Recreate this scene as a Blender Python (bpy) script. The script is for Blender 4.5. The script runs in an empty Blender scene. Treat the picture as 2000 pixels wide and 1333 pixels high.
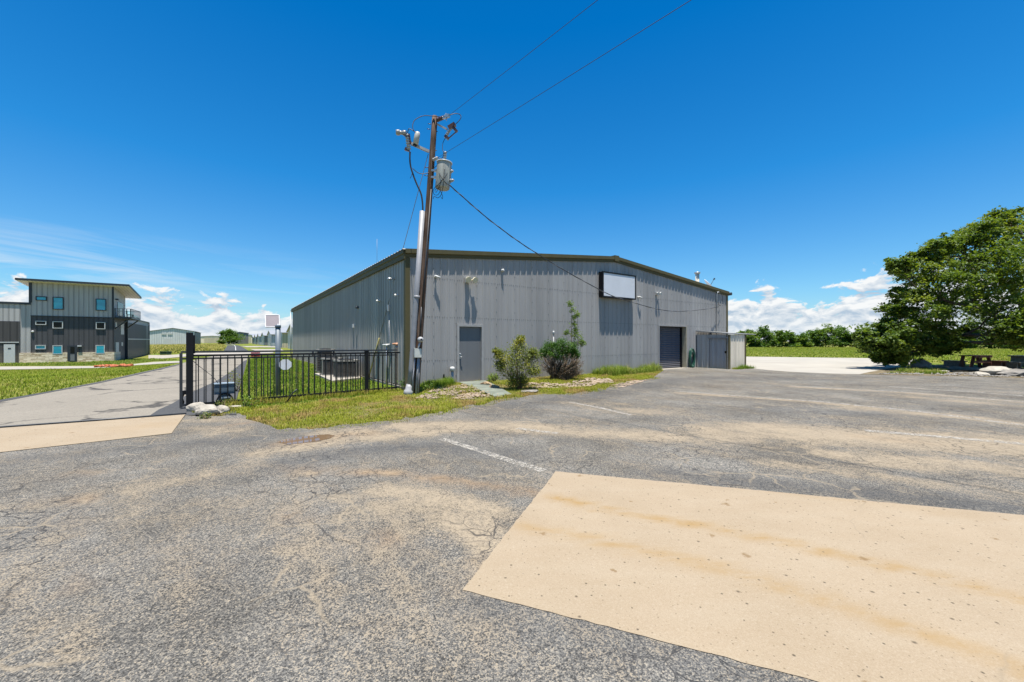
import bpy, bmesh, math, random
import numpy as np
from mathutils import Vector, Matrix
R = math.radians
random.seed(7)
SC = bpy.context.scene
COL = SC.collection

# ------------------------------------------------------------------ camera, sky, sun, exposure
F, H, CX, CY = 793.0, 1.72, 1000.0, 666.5
cam = bpy.data.cameras.new('camera')
cam.sensor_width = 36.0
cam.lens = F / 2000 * 36
cam.clip_start = 0.05
cam.clip_end = 5000
camo = bpy.data.objects.new('camera', cam)
COL.objects.link(camo)
camo.location = (0, 0, H)
camo.rotation_euler = (R(90), 0, 0)
SC.camera = camo
SC.view_settings.view_transform = 'Standard'
SC.view_settings.look = 'None'
SC.view_settings.exposure = 1.0
SC.view_settings.gamma = 1.0
SUNV = Vector((0.094, -0.312, 1.93)).normalized()
sun = bpy.data.lights.new('sun', 'SUN')
sun.energy = 5.0
sun.angle = R(0.5)
sun.color = (1.0, 0.955, 0.88)
suno = bpy.data.objects.new('sun', sun)
COL.objects.link(suno)
suno.rotation_euler = SUNV.to_track_quat('Z', 'Y').to_euler()


class NT:
    """tiny helper round a node tree"""
    def __init__(s, nt):
        s.t = nt
        nt.nodes.clear()

    def n(s, typ, ins=None, **props):
        nd = s.t.nodes.new(typ)
        for k, v in props.items():
            setattr(nd, k, v)
        for k, v in (ins or {}).items():
            s.set(nd.inputs[k], v)
        return nd

    def set(s, sock, v):
        if isinstance(v, bpy.types.NodeSocket):
            s.t.links.new(v, sock)
        else:
            if isinstance(v, tuple) and len(v) == 3 and sock.type == 'RGBA':
                v = v + (1.0,)
            sock.default_value = v

    def m(s, op, a, b=0.0, c=None, clamp=False):
        nd = s.n('ShaderNodeMath', {0: a, 1: b}, operation=op, use_clamp=clamp)
        if c is not None:
            s.set(nd.inputs[2], c)
        return nd.outputs[0]

    def mix(s, f, a, b, blend='MIX'):
        nd = s.n('ShaderNodeMix', {0: f, 6: a, 7: b}, data_type='RGBA', blend_type=blend, clamp_factor=True)
        return nd.outputs[2]

    def noise(s, v, scale, detail=4.0, rough=0.55, dist=0.0):
        return s.n('ShaderNodeTexNoise', {'Vector': v, 'Scale': scale, 'Detail': detail, 'Roughness': rough, 'Distortion': dist}).outputs[0]

    def voro(s, v, scale, feature='F1', out='Distance', rnd=1.0):
        return s.n('ShaderNodeTexVoronoi', {'Vector': v, 'Scale': scale, 'Randomness': rnd}, feature=feature).outputs[out]

    def ramp(s, f, stops, interp='LINEAR'):
        nd = s.n('ShaderNodeValToRGB', {0: f})
        cr = nd.color_ramp
        cr.interpolation = interp
        while len(cr.elements) < len(stops):
            cr.elements.new(0.5)
        for e, (p, c) in zip(cr.elements, stops):
            e.position = p
            e.color = (c, c, c, 1) if not isinstance(c, tuple) else c + (1,)
        return nd.outputs[0]

    def pos(s):
        return s.n('ShaderNodeNewGeometry').outputs['Position']

    def obj(s):
        return s.n('ShaderNodeTexCoord').outputs['Object']

    def scale(s, v, xyz, rot=(0, 0, 0)):
        return s.n('ShaderNodeMapping', {'Vector': v, 'Scale': xyz, 'Rotation': rot}).outputs[0]

    def sep(s, v):
        return s.n('ShaderNodeSeparateXYZ', {0: v}).outputs

    def comb(s, x, y, z):
        return s.n('ShaderNodeCombineXYZ', {0: x, 1: y, 2: z}).outputs[0]

    def bump(s, h, strength=0.5, dist=0.02):
        return s.n('ShaderNodeBump', {'Height': h, 'Strength': strength, 'Distance': dist}).outputs[0]

    def principled(s, color, rough=0.6, metal=0.0, spec=0.5, normal=None, **kw):
        ins = {'Base Color': color, 'Roughness': rough, 'Metallic': metal, 'Specular IOR Level': spec}
        ins.update(kw)
        nd = s.n('ShaderNodeBsdfPrincipled', ins)
        if normal is not None:
            s.set(nd.inputs['Normal'], normal)
        return nd.outputs[0]

    def out(s, sh):
        o = s.n('ShaderNodeOutputMaterial')
        s.t.links.new(sh, o.inputs['Surface'])


# world: physical sky, deeper blue, with banks of cumulus and thin cirrus
world = bpy.data.worlds.new('World')
SC.world = world
world.use_nodes = True
W = NT(world.node_tree)
sky = W.n('ShaderNodeTexSky', sky_type='NISHITA', sun_disc=False, sun_elevation=math.asin(SUNV.z),
          sun_rotation=math.atan2(SUNV.x, SUNV.y), altitude=250, air_density=1.0, dust_density=0.35, ozone_density=2.4)
dirv = W.n('ShaderNodeTexCoord').outputs['Generated']
dx, dy, dz = W.sep(dirv)
az = W.m('MULTIPLY', W.m('ARCTAN2', dx, dy), 180 / math.pi)
el = W.m('MULTIPLY', W.m('ARCSINE', dz), 180 / math.pi)
elf = W.m('MULTIPLY', el, 1 / 50.0, clamp=True)
tint = W.ramp(elf, [(0.0, (1.0, 1.26, 1.46)), (0.12, (0.78, 1.34, 1.62)), (0.4, (0.18, 1.20, 1.82)), (0.75, (0.005, 1.0, 1.76)), (1.0, (0.005, 0.90, 1.66))])
skyc = W.mix(1.0, sky.outputs[0], tint, 'MULTIPLY')
skyc = W.mix(1.0, skyc, (1.0, 1.0, 1.0), 'MULTIPLY')
# cumulus
top = W.m('MULTIPLY', W.ramp(W.m('MULTIPLY', W.m('ADD', az, 60.0), 1 / 120.0, clamp=True), [
    (0.0, 0.46), (0.06, 0.48), (0.12, 0.54), (0.2, 0.56), (0.235, 0.46), (0.27, 0.36), (0.5, 0.2), (0.7, 0.34), (0.74, 0.58),
    (0.77, 0.66), (0.795, 0.50), (0.82, 0.60), (0.85, 0.78), (0.875, 0.80), (0.92, 0.7), (1.0, 0.4)]), 10.0)


def cl_noise(off):
    v = W.comb(W.m('MULTIPLY', az, 0.30), W.m('MULTIPLY', W.m('ADD', el, off), 0.62), 3.7)
    return W.noise(v, 1.0, 9.0, 0.60, 0.35)


n1, n2 = cl_noise(0.0), cl_noise(0.6)
den = W.m('ADD', n1, W.m('MULTIPLY', W.m('SUBTRACT', top, el), 0.075))
den = W.m('SUBTRACT', den, W.m('MULTIPLY', W.m('SUBTRACT', 1.0, W.m('MULTIPLY', el, 0.7, clamp=True)), 0.10))
cover = W.n('ShaderNodeMapRange', {0: den, 1: 0.555, 2: 0.64, 3: 0.0, 4: 0.97}, interpolation_type='SMOOTHSTEP').outputs[0]
lit = W.m('ADD', W.m('MULTIPLY', W.m('SUBTRACT', n1, n2), 4.4), 0.62, clamp=True)
cc = W.mix(lit, (4.9, 6.1, 7.5), (10.2, 10.3, 10.3))
cc = W.mix(W.m('SUBTRACT', 0.45, W.m('MULTIPLY', el, 0.14), clamp=True), cc, (6.9, 8.0, 9.2))
skyc = W.mix(cover, skyc, cc)
# cirrus, upper left
v = W.comb(W.m('MULTIPLY', az, 0.055), W.m('ADD', W.m('MULTIPLY', el, 0.62), W.m('MULTIPLY', az, 0.035)), 1.3)
ci = W.noise(v, 1.0, 6.0, 0.6, 0.7)
band = W.ramp(W.m('MULTIPLY', el, 1 / 20.0, clamp=True), [(0.0, 0.3), (0.3, 0.9), (0.42, 0.7), (0.56, 0.0)])
lft = W.ramp(W.m('MULTIPLY', W.m('ADD', az, 60.0), 1 / 60.0, clamp=True), [(0.0, 1.0), (0.28, 0.85), (0.42, 0.35), (0.7, 0.12), (0.8, 0.0)])
cim = W.m('MULTIPLY', W.m('MULTIPLY', W.m('MULTIPLY', W.m('SUBTRACT', ci, 0.44), 4.0, clamp=True), band), lft)
skyc = W.mix(W.m('MULTIPLY', cim, 0.74), skyc, (8.8, 9.3, 9.8))
bg = W.n('ShaderNodeBackground', {'Color': skyc, 'Strength': 0.047})
wo = W.n('ShaderNodeOutputWorld')
W.t.links.new(bg.outputs[0], wo.inputs['Surface'])

# ------------------------------------------------------------------ ground height and measuring helpers
D2 = (0.8225, 0.5688)     # along the warehouse front, to the right
D1 = (-0.5688, 0.8225)    # away from the viewer, along its left side
NV = (0.5688, -0.8225)    # out of the front wall
C0 = (-3.76, 14.42)       # front left corner of the warehouse


def ss(a, b, x):
    t = min(1.0, max(0.0, (x - a) / (b - a)))
    return t * t * (3 - 2 * t)


def gz(x, y):
    s = x * D2[0] + y * D2[1]
    e = x * D1[0] + y * D1[1]
    z = 0.12 * ss(7.5, 13.0, e) * ss(4.6, 6.6, s)
    z -= 0.75 * ss(-1.5, -10.0, s) * ss(24, 50, e) * (1 - ss(80, 125, e)) if s < 0 else 0
    if s > 20:
        z = max(z, 0.10 * ss(20, 30, s) * ss(-2, 10, e))
    return z


def G(px, py, dz=0.0):
    """ground point seen at photo pixel (px, py)"""
    a = (px - CX) / F
    b = (py - CY) / F
    y = 1.0
    for _ in range(4000):
        if H - b * y <= gz(a * y, y) + dz:
            break
        y += max(0.02, y * 0.004)
        if y > 1500:
            break
    return Vector((a * y, y, gz(a * y, y) + dz))


def at(px, py, y):
    return Vector(((px - CX) / F * y, y, H - (py - CY) / F * y))


class Fr:
    """vertical facade frame: a along it, b out of it, z up"""
    def __init__(s, o, u):
        s.o, s.u = o, u
        s.w = (u[1], -u[0])

    def p(s, a, b, z):
        return Vector((s.o[0] + a * s.u[0] + b * s.w[0], s.o[1] + a * s.u[1] + b * s.w[1], z))

    def px(s, px, py, b=0.0):
        ox, oy = s.o[0] + b * s.w[0], s.o[1] + b * s.w[1]
        r = (px - CX) / F
        t = (r * oy - ox) / (s.u[0] - r * s.u[1])
        d = oy + t * s.u[1]
        return t, H - (py - CY) / F * d


def off(p, d, k):
    return (p[0] + d[0] * k, p[1] + d[1] * k)


# ------------------------------------------------------------------ mesh builder
class MB:
    def __init__(s):
        s.v, s.f, s.sm = [], [], []

    def face(s, idx, smooth=False):
        s.f.append(tuple(idx))
        s.sm.append(smooth)

    def quad(s, *pts):
        b = len(s.v)
        s.v += [Vector(p) for p in pts]
        s.face(range(b, b + len(pts)))
        return s

    def hexa(s, c):
        b = len(s.v)
        s.v += [Vector(p) for p in c]
        for q in ((0, 3, 2, 1), (4, 5, 6, 7), (0, 1, 5, 4), (1, 2, 6, 5), (2, 3, 7, 6), (3, 0, 4, 7)):
            s.face([b + i for i in q])
        return s

    def box(s, fr, a0, a1, b0, b1, z0, z1):
        return s.hexa([fr.p(a0, b0, z0), fr.p(a1, b0, z0), fr.p(a1, b1, z0), fr.p(a0, b1, z0),
                       fr.p(a0, b0, z1), fr.p(a1, b0, z1), fr.p(a1, b1, z1), fr.p(a0, b1, z1)])

    def beam(s, p, q, w, h, up=(0, 0, 1)):
        p, q = Vector(p), Vector(q)
        d = (q - p).normalized()
        up = Vector(up)
        if abs(d.dot(up)) > 0.97:
            up = Vector((1, 0, 0))
        x = d.cross(up).normalized() * w / 2
        y = x.cross(d).normalized() * h / 2
        return s.hexa([p - x - y, p + x - y, q + x - y, q - x - y, p - x + y, p + x + y, q + x + y, q - x + y])

    def tube(s, pts, r, n=8, cap=True):
        pts = [Vector(p) for p in pts]
        rs = r if isinstance(r, (list, tuple)) else [r] * len(pts)
        b = len(s.v)
        ref = None
        for i, p in enumerate(pts):
            d = (pts[min(i + 1, len(pts) - 1)] - pts[max(i - 1, 0)]).normalized()
            if ref is None:
                ref = Vector((0, 0, 1)) if abs(d.z) < 0.9 else Vector((1, 0, 0))
            x = d.cross(ref)
            if x.length < 1e-4:
                x = d.orthogonal()
            x.normalize()
            y = d.cross(x).normalized()
            ref = x.cross(d)
            for k in range(n):
                a = 2 * math.pi * k / n
                s.v.append(p + x * math.cos(a) * rs[i] + y * math.sin(a) * rs[i])
        for i in range(len(pts) - 1):
            for k in range(n):
                k2 = (k + 1) % n
                s.face((b + i * n + k, b + i * n + k2, b + (i + 1) * n + k2, b + (i + 1) * n + k), True)
        if cap:
            s.face([b + k for k in range(n)][::-1])
            e = b + (len(pts) - 1) * n
            s.face([e + k for k in range(n)])
        return s

    def lathe(s, p, axis, prof, n=16):
        """prof: (distance along axis, radius)"""
        p, d = Vector(p), Vector(axis).normalized()
        x = d.orthogonal().normalized()
        y = d.cross(x)
        b = len(s.v)
        for t, r in prof:
            for k in range(n):
                a = 2 * math.pi * k / n
                s.v.append(p + d * t + (x * math.cos(a) + y * math.sin(a)) * max(r, 1e-4))
        for i in range(len(prof) - 1):
            for k in range(n):
                k2 = (k + 1) % n
                s.face((b + i * n + k, b + i * n + k2, b + (i + 1) * n + k2, b + (i + 1) * n + k), True)
        s.face([b + k for k in range(n)][::-1])
        e = b + (len(prof) - 1) * n
        s.face([e + k for k in range(n)])
        return s

    def build(s, name, m, parent=None, origin=None):
        me = bpy.data.meshes.new(name)
        o3 = Vector(parent['_o']) if parent is not None else Vector(origin or (0, 0, 0))
        me.from_pydata([tuple(v - o3) for v in s.v], [], s.f)
        me.polygons.foreach_set('use_smooth', s.sm)
        me.materials.append(m)
        me.validate()
        bm = bmesh.new()
        bm.from_mesh(me)
        bmesh.ops.recalc_face_normals(bm, faces=bm.faces)
        bm.to_mesh(me)
        bm.free()
        o = bpy.data.objects.new(name, me)
        COL.objects.link(o)
        if parent is not None:
            o.parent = parent
            o['_o'] = tuple(o3)
        else:
            o.location = o3
            o['_o'] = tuple(o3)
        return o


def mesh_np(name, verts, faces, m, parent=None, smooth=False, origin=None):
    verts = np.asarray(verts, dtype=np.float32)
    faces = np.asarray(faces, dtype=np.int32)
    o3 = Vector(parent['_o']) if parent is not None else Vector(origin or (0, 0, 0))
    verts = verts - np.array(o3, dtype=np.float32)
    me = bpy.data.meshes.new(name)
    k = faces.shape[1]
    me.vertices.add(len(verts))
    me.vertices.foreach_set('co', verts.ravel())
    me.loops.add(faces.size)
    me.loops.foreach_set('vertex_index', faces.ravel())
    me.polygons.add(len(faces))
    me.polygons.foreach_set('loop_start', np.arange(0, faces.size, k, dtype=np.int32))
    me.polygons.foreach_set('use_smooth', np.full(len(faces), smooth))
    me.materials.append(m)
    me.update(calc_edges=True)
    o = bpy.data.objects.new(name, me)
    COL.objects.link(o)
    if parent is not None:
        o.parent = parent
    else:
        o.location = o3
    o['_o'] = tuple(o3)
    return o


def tag(o, label=None, cat=None, group=None, kind=None):
    if label:
        o['label'] = label
    if cat:
        o['category'] = cat
    if group:
        o['group'] = group
    if kind:
        o['kind'] = kind
    return o


def thing(name, label, cat, loc, group=None):
    o = bpy.data.objects.new(name, None)
    o.empty_display_size = 0.2
    COL.objects.link(o)
    o.location = Vector(loc)
    o['_o'] = tuple(Vector(loc))
    return tag(o, label, cat, group)


def copy_tree(o, parent=None):
    c = o.copy()
    COL.objects.link(c)
    if parent is not None:
        c.parent = parent
    for ch in [x for x in bpy.data.objects if x.parent == o]:
        copy_tree(ch, c)
    return c


# ------------------------------------------------------------------ materials
def mat(name):
    m = bpy.data.materials.new(name)
    m.use_nodes = True
    return m, NT(m.node_tree)


def plain(name, col, rough=0.6, metal=0.0, var=0.12, scale=6.0, bump=0.0, spec=0.5):
    m, t = mat(name)
    p = t.obj()
    nz = t.noise(p, scale, 5.0)
    lo = tuple(c * (1 - var) for c in col)
    hi = tuple(min(1, c * (1 + var)) for c in col)
    c = t.mix(t.ramp(nz, [(0.3, 0.0), (0.7, 1.0)]), lo, hi)
    nrm = t.bump(t.noise(p, scale * 8, 4.0), bump, 0.01) if bump else None
    t.out(t.principled(c, rough, metal, spec, nrm))
    return m


def panel_paint(name, col, rough=0.58, streak=0.16, dirt=(0.30, 0.25, 0.18), ribs=None, sheets=None):
    """painted steel sheet: faint run-off streaks, splash dirt near the foot"""
    m, t = mat(name)
    p = t.pos()
    x, y, z = t.sep(p)
    st = t.noise(t.scale(p, (3.5, 3.5, 0.16)), 1.0, 5.0, 0.6)
    big = t.noise(t.scale(p, (0.35, 0.35, 0.35)), 1.0, 4.0)
    c = t.mix(t.ramp(st, [(0.35, 0.0), (0.68, 1.0)]), tuple(k * (1 - streak) for k in col), tuple(k * (1 + streak * 0.5) for k in col))
    c = t.mix(t.m('MULTIPLY', t.ramp(big, [(0.4, 0.0), (0.7, 1.0)]), 0.16), c, tuple(k * 0.72 for k in col))
    if sheets is not None:
        fl = t.m('FLOOR', t.m('ADD', t.m('MULTIPLY', x, sheets[0] / 0.915), t.m('MULTIPLY', y, sheets[1] / 0.915)))
        wn = t.n('ShaderNodeTexWhiteNoise', {'W': fl}, noise_dimensions='1D').outputs['Value']
        c = t.mix(1.0, c, t.ramp(wn, [(0.0, 0.91), (1.0, 1.06)]), 'MULTIPLY')
        sm_ = t.ramp(t.noise(t.scale(p, (1.1, 1.1, 0.45)), 1.0, 6.0, 0.7), [(0.56, 0.0), (0.72, 0.4)])
        c = t.mix(sm_, c, tuple(k * 0.66 for k in col))
    sp = t.m('MULTIPLY', t.m('SUBTRACT', 1.0, t.m('MULTIPLY', t.m('SUBTRACT', z, 0.1), 1.5), clamp=True), t.noise(p, 5.0, 5.0))
    c = t.mix(t.m('MULTIPLY', sp, 0.55), c, dirt)
    h = t.noise(t.scale(p, (1.2, 1.2, 0.5)), 1.0, 2.0)
    nrm = t.bump(h, 0.12, 0.03)
    if ribs is not None:
        u, pitch = ribs
        a = t.m('ADD', t.m('MULTIPLY', x, u[0] / pitch), t.m('MULTIPLY', y, u[1] / pitch))
        w = t.m('ABSOLUTE', t.m('SUBTRACT', t.m('FRACT', a), 0.5))
        hgt = t.ramp(w, [(0.0, 1.0), (0.06, 1.0), (0.11, 0.0), (1.0, 0.0)])
        nrm = t.bump(hgt, 1.0, 0.03)
        c = t.mix(t.ramp(w, [(0.03, 0.0), (0.06, 0.75), (0.10, 0.75), (0.14, 0.0)]), c, tuple(k * 0.45 for k in col))
    t.out(t.principled(c, rough, 0.0, 0.2, nrm))
    return m


def leafmat(name, c1, c2, c3, trans=0.35, scale=1.2):
    m, t = mat(name)
    p = t.pos()
    a = t.noise(p, scale, 3.0)
    b = t.noise(p, scale * 14, 2.0)
    c = t.mix(t.ramp(b, [(0.38, 0.0), (0.62, 1.0)]), c1, c2)
    c = t.mix(t.ramp(a, [(0.5, 0.0), (0.68, 1.0)]), c, c3)
    d = t.principled(c, 0.5, 0.0, 0.35)
    tr = t.n('ShaderNodeBsdfTranslucent', {'Color': t.mix(1.0, c, (1.6, 1.5, 0.5), 'MULTIPLY')}).outputs[0]
    ms = t.n('ShaderNodeMixShader', {0: trans, 1: d, 2: tr}).outputs[0]
    t.out(ms)
    return m


def worn(t, shader, cover, seed=0.0):
    """surface broken by see-through gaps: worn paint on a road"""
    tr = t.n('ShaderNodeBsdfTransparent').outputs[0]
    return t.n('ShaderNodeMixShader', {0: cover, 1: tr, 2: shader}).outputs[0]


M = {}
M['wall'] = panel_paint('grey_panel_paint', (0.315, 0.306, 0.294), streak=0.12, sheets=D2)
M['side'] = panel_paint('grey_side_panel_paint', (0.30, 0.295, 0.275), rough=0.42, sheets=D1)
M['olive'] = panel_paint('olive_trim_paint', (0.095, 0.082, 0.038), streak=0.1)
M['roof'] = panel_paint('galvalume_roof', (0.27, 0.27, 0.26), rough=0.5)
M['door'] = panel_paint('grey_steel_door', (0.15, 0.155, 0.16), rough=0.5, streak=0.06)
M['frame'] = plain('door_frame_paint', (0.31, 0.30, 0.285), 0.5)
M['rollup'] = panel_paint('rollup_curtain', (0.105, 0.111, 0.135), rough=0.5, streak=0.12)
M['black'] = plain('black_powder_coat', (0.008, 0.008, 0.009), 0.5, var=0.25, spec=0.25)
M['darkgrey_metal'] = plain('dark_grey_paint', (0.035, 0.038, 0.042), 0.45)
M['white'] = plain('white_plastic', (0.50, 0.50, 0.48), 0.4, var=0.05)
M['signface'] = plain('white_sign_face', (0.60, 0.61, 0.63), 0.45, var=0.05, scale=1.5)
M['concrete'] = plain('pale_concrete', (0.27, 0.245, 0.205), 0.85, var=0.14, scale=2.0, bump=0.15)
M['steel'] = plain('galvanised_steel', (0.42, 0.43, 0.44), 0.42, metal=0.6, var=0.2, scale=12)
M['conduit'] = plain('grey_pvc', (0.235, 0.235, 0.245), 0.5, var=0.08)
M['rubber'] = plain('black_cable', (0.02, 0.02, 0.022), 0.55)
M['copper'] = plain('aluminium_wire', (0.20, 0.20, 0.21), 0.5, metal=0.4)
M['porcelain'] = plain('grey_porcelain', (0.30, 0.305, 0.30), 0.25, var=0.1, scale=30)
M['brownporc'] = plain('brown_porcelain', (0.07, 0.035, 0.025), 0.25)
M['fibre'] = plain('grey_fibreglass', (0.30, 0.30, 0.30), 0.5)
M['tank'] = panel_paint('transformer_paint', (0.36, 0.365, 0.33), streak=0.25)
M['yellow'] = plain('yellow_guard', (0.36, 0.31, 0.12), 0.5)
M['boxgrey'] = plain('cream_meter_box', (0.50, 0.51, 0.46), 0.5)
M['opgrey'] = plain('operator_blue_grey', (0.085, 0.12, 0.15), 0.5, var=0.1)
M['red'] = plain('red_sign_paint', (0.42, 0.02, 0.025), 0.4, var=0.05)
M['signgrey'] = plain('unpainted_sign_back', (0.75, 0.76, 0.80), 0.5, metal=0.0, var=0.06)
M['orange'] = plain('orange_netting', (0.36, 0.10, 0.035), 0.6)
M['utilgreen'] = plain('utility_green', (0.02, 0.055, 0.03), 0.5)
M['redwood'] = plain('red_stained_wood', (0.10, 0.035, 0.02), 0.7, var=0.35, scale=9, bump=0.2)
M['greywood'] = plain('weathered_wood', (0.16, 0.14, 0.11), 0.8, var=0.3, scale=9, bump=0.2)
M['hose'] = plain('green_hose', (0.012, 0.07, 0.045), 0.45)
M['acgrill'] = plain('ac_louvre_paint', (0.11, 0.10, 0.09), 0.5)
M['ac'] = plain('ac_case_paint', (0.22, 0.21, 0.19), 0.45)
M['darkfascia'] = plain('charcoal_trim', (0.022, 0.026, 0.032), 0.45)
M['mod_light'] = panel_paint('light_grey_siding', (0.40, 0.385, 0.37), ribs=(D2, 0.42))
M['mod_dark'] = panel_paint('charcoal_siding', (0.075, 0.074, 0.078), ribs=(D2, 0.42))
M['mod_light_s'] = panel_paint('light_grey_siding_side', (0.40, 0.395, 0.39), ribs=(D1, 0.42))
M['mod_dark_s'] = panel_paint('charcoal_siding_side', (0.07, 0.07, 0.075), ribs=(D1, 0.42))
M['soffit'] = panel_paint('pale_soffit', (0.62, 0.58, 0.5), ribs=(D2, 0.3))
M['hang_grey'] = panel_paint('hangar_grey', (0.60, 0.61, 0.59), ribs=(D2, 0.9))
M['hang_blue'] = panel_paint('hangar_blue_grey', (0.38, 0.42, 0.44), ribs=(D2, 0.6))
M['hang_beige'] = panel_paint('hangar_beige', (0.85, 0.74, 0.55), ribs=(D2, 0.9))
M['hang_tan'] = panel_paint('hangar_tan', (0.55, 0.49, 0.34), ribs=(D2, 0.6))
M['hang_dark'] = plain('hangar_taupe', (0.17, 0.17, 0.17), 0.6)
M['hang_roof'] = plain('hangar_roof', (0.27, 0.27, 0.27), 0.4, var=0.06)
M['hang_roof_d'] = plain('hangar_roof_blue', (0.07, 0.09, 0.10), 0.4)
M['bark'] = plain('oak_bark', (0.085, 0.07, 0.055), 0.9, var=0.4, scale=7, bump=0.5)
M['stem'] = plain('brown_stem', (0.12, 0.082, 0.05), 0.85, var=0.4, scale=9)
M['limestone'] = plain('pale_limestone', (0.31, 0.28, 0.23), 0.9, var=0.3, scale=5, bump=0.7)
M['darkrock'] = plain('grey_fieldstone', (0.17, 0.155, 0.135), 0.9, var=0.4, scale=4, bump=0.7)
M['pebble'] = plain('tan_pebble', (0.23, 0.175, 0.125), 0.85, var=0.5, scale=2.2)

m, t = mat('weathered_pole_wood')
p = t.obj()
g = t.noise(t.scale(p, (26, 26, 1.1)), 1.0, 5.0, 0.65)
c = t.ramp(g, [(0.3, (0.035, 0.022, 0.016)), (0.5, (0.10, 0.062, 0.043)), (0.72, (0.25, 0.19, 0.15))])
t.out(t.principled(c, 0.9, 0, 0.2, t.bump(g, 0.6, 0.02)))
M['polewood'] = m

m, t = mat('teal_reflection_glass')
lw = t.noise(t.scale(t.pos(), (0.5, 0.5, 1.6)), 1.0, 3.0, 0.5, 0.6)
c = t.ramp(lw, [(0.35, (0.0, 0.22, 0.34)), (0.65, (0.0, 0.38, 0.50))])  # teal reflection in the panes, put into the base colour
t.out(t.principled(c, 0.06, 0.0, 0.9))
M['teal_reflection'] = m
M['blackglass'] = plain('black_window_glass', (0.008, 0.009, 0.008), 0.2, spec=0.2)

m, t = mat('ledge_stone')
p = t.pos()
x, y, z = t.sep(p)
a = t.m('ADD', t.m('MULTIPLY', x, D2[0]), t.m('MULTIPLY', y, D2[1]))
br = t.n('ShaderNodeTexBrick', {'Vector': t.comb(a, z, 0.0), 'Color1': (0.40, 0.29, 0.17, 1), 'Color2': (0.85, 0.72, 0.54, 1), 'Mortar': (0.66, 0.55, 0.40, 1),
                                'Scale': 1.0, 'Mortar Size': 0.012, 'Brick Width': 0.55, 'Row Height': 0.14, 'Bias': 0.0})
c = t.mix(t.ramp(t.noise(p, 4.0, 3.0), [(0.5, 0.0), (0.7, 0.5)]), br.outputs[0], (0.22, 0.16, 0.10))
t.out(t.principled(c, 0.9, 0, 0.3, t.bump(br.outputs['Fac'], -0.6, 0.03)))
M['ledge'] = m

# --- ground materials
m, t = mat('asphalt_chip_seal')
p = t.pos()
dust = t.n('ShaderNodeAttribute', attribute_name='dust').outputs['Fac']
rust = t.n('ShaderNodeAttribute', attribute_name='rust').outputs['Fac']
dark = t.n('ShaderNodeAttribute', attribute_name='dark').outputs['Fac']
wob = t.n('ShaderNodeTexNoise', {'Vector': p, 'Scale': 1.6, 'Detail': 3.0}).outputs['Color']
pw = t.n('ShaderNodeVectorMath', {0: p, 1: t.n('ShaderNodeVectorMath', {0: wob, 3: 0.5}, operation='SCALE').outputs[0]}, operation='ADD').outputs[0]
cell = t.sep(t.voro(p, 150.0, out='Color'))[0]
cell2 = t.sep(t.voro(p, 78.0, out='Color'))[1]
agg = t.m('ADD', t.m('MULTIPLY', cell, 0.62), t.m('MULTIPLY', cell2, 0.38))
fine = t.noise(p, 45.0, 4.0, 0.7)
big = t.noise(t.scale(p, (0.35, 0.8, 1.0), (0, 0, R(20))), 1.0, 5.0, 0.6)
mid = t.noise(pw, 2.6, 6.0, 0.68)
base = t.ramp(agg, [(0.15, (0.026, 0.0275, 0.028)), (0.40, (0.075, 0.075, 0.073)), (0.62, (0.140, 0.135, 0.123)), (0.80, (0.235, 0.215, 0.178)), (0.93, (0.34, 0.305, 0.245))])
base = t.mix(1.0, base, t.ramp(t.noise(p, 0.55, 6.0, 0.65), [(0.33, 0.62), (0.68, 1.35)]), 'MULTIPLY')
tan = t.mix(fine, (0.165, 0.132, 0.092), (0.325, 0.268, 0.192))
# dust settles between the chips: patchy, broken up by the aggregate
dm = t.m('ADD', t.m('MULTIPLY', dust, 1.25), t.m('MULTIPLY', t.m('SUBTRACT', big, 0.50), 1.8))
dm = t.m('ADD', dm, t.m('MULTIPLY', t.m('SUBTRACT', mid, 0.5), 1.7))
dm = t.m('ADD', dm, t.m('MULTIPLY', t.m('SUBTRACT', agg, 0.5), 1.7))
px_, py_, pz_ = t.sep(pw)
sa = t.m('ADD', t.m('MULTIPLY', px_, D2[0] * 2.6), t.m('MULTIPLY', py_, D2[1] * 2.6))
sb = t.m('ADD', t.m('MULTIPLY', px_, D1[0] * 0.42), t.m('MULTIPLY', py_, D1[1] * 0.42))
stk = t.noise(t.comb(sa, sb, 0.0), 1.0, 7.0, 0.68)
dm = t.m('ADD', dm, t.m('MULTIPLY', t.m('SUBTRACT', stk, 0.5), 2.4))
dm = t.n('ShaderNodeMapRange', {0: dm, 1: 0.10, 2: 1.0, 3: 0.06, 4: 0.88}, interpolation_type='SMOOTHSTEP').outputs[0]
c = t.mix(dm, base, tan)
rm = t.m('MULTIPLY', rust, t.ramp(t.m('ADD', mid, t.m('MULTIPLY', agg, 0.25)), [(0.42, 0.15), (0.7, 1.0)]))
c = t.mix(t.m('MULTIPLY', rm, 0.8), c, (0.225, 0.145, 0.078))
c = t.mix(t.m('MULTIPLY', dark, t.ramp(mid, [(0.3, 1.0), (0.8, 0.25)])), c, (0.048, 0.051, 0.055))
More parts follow.
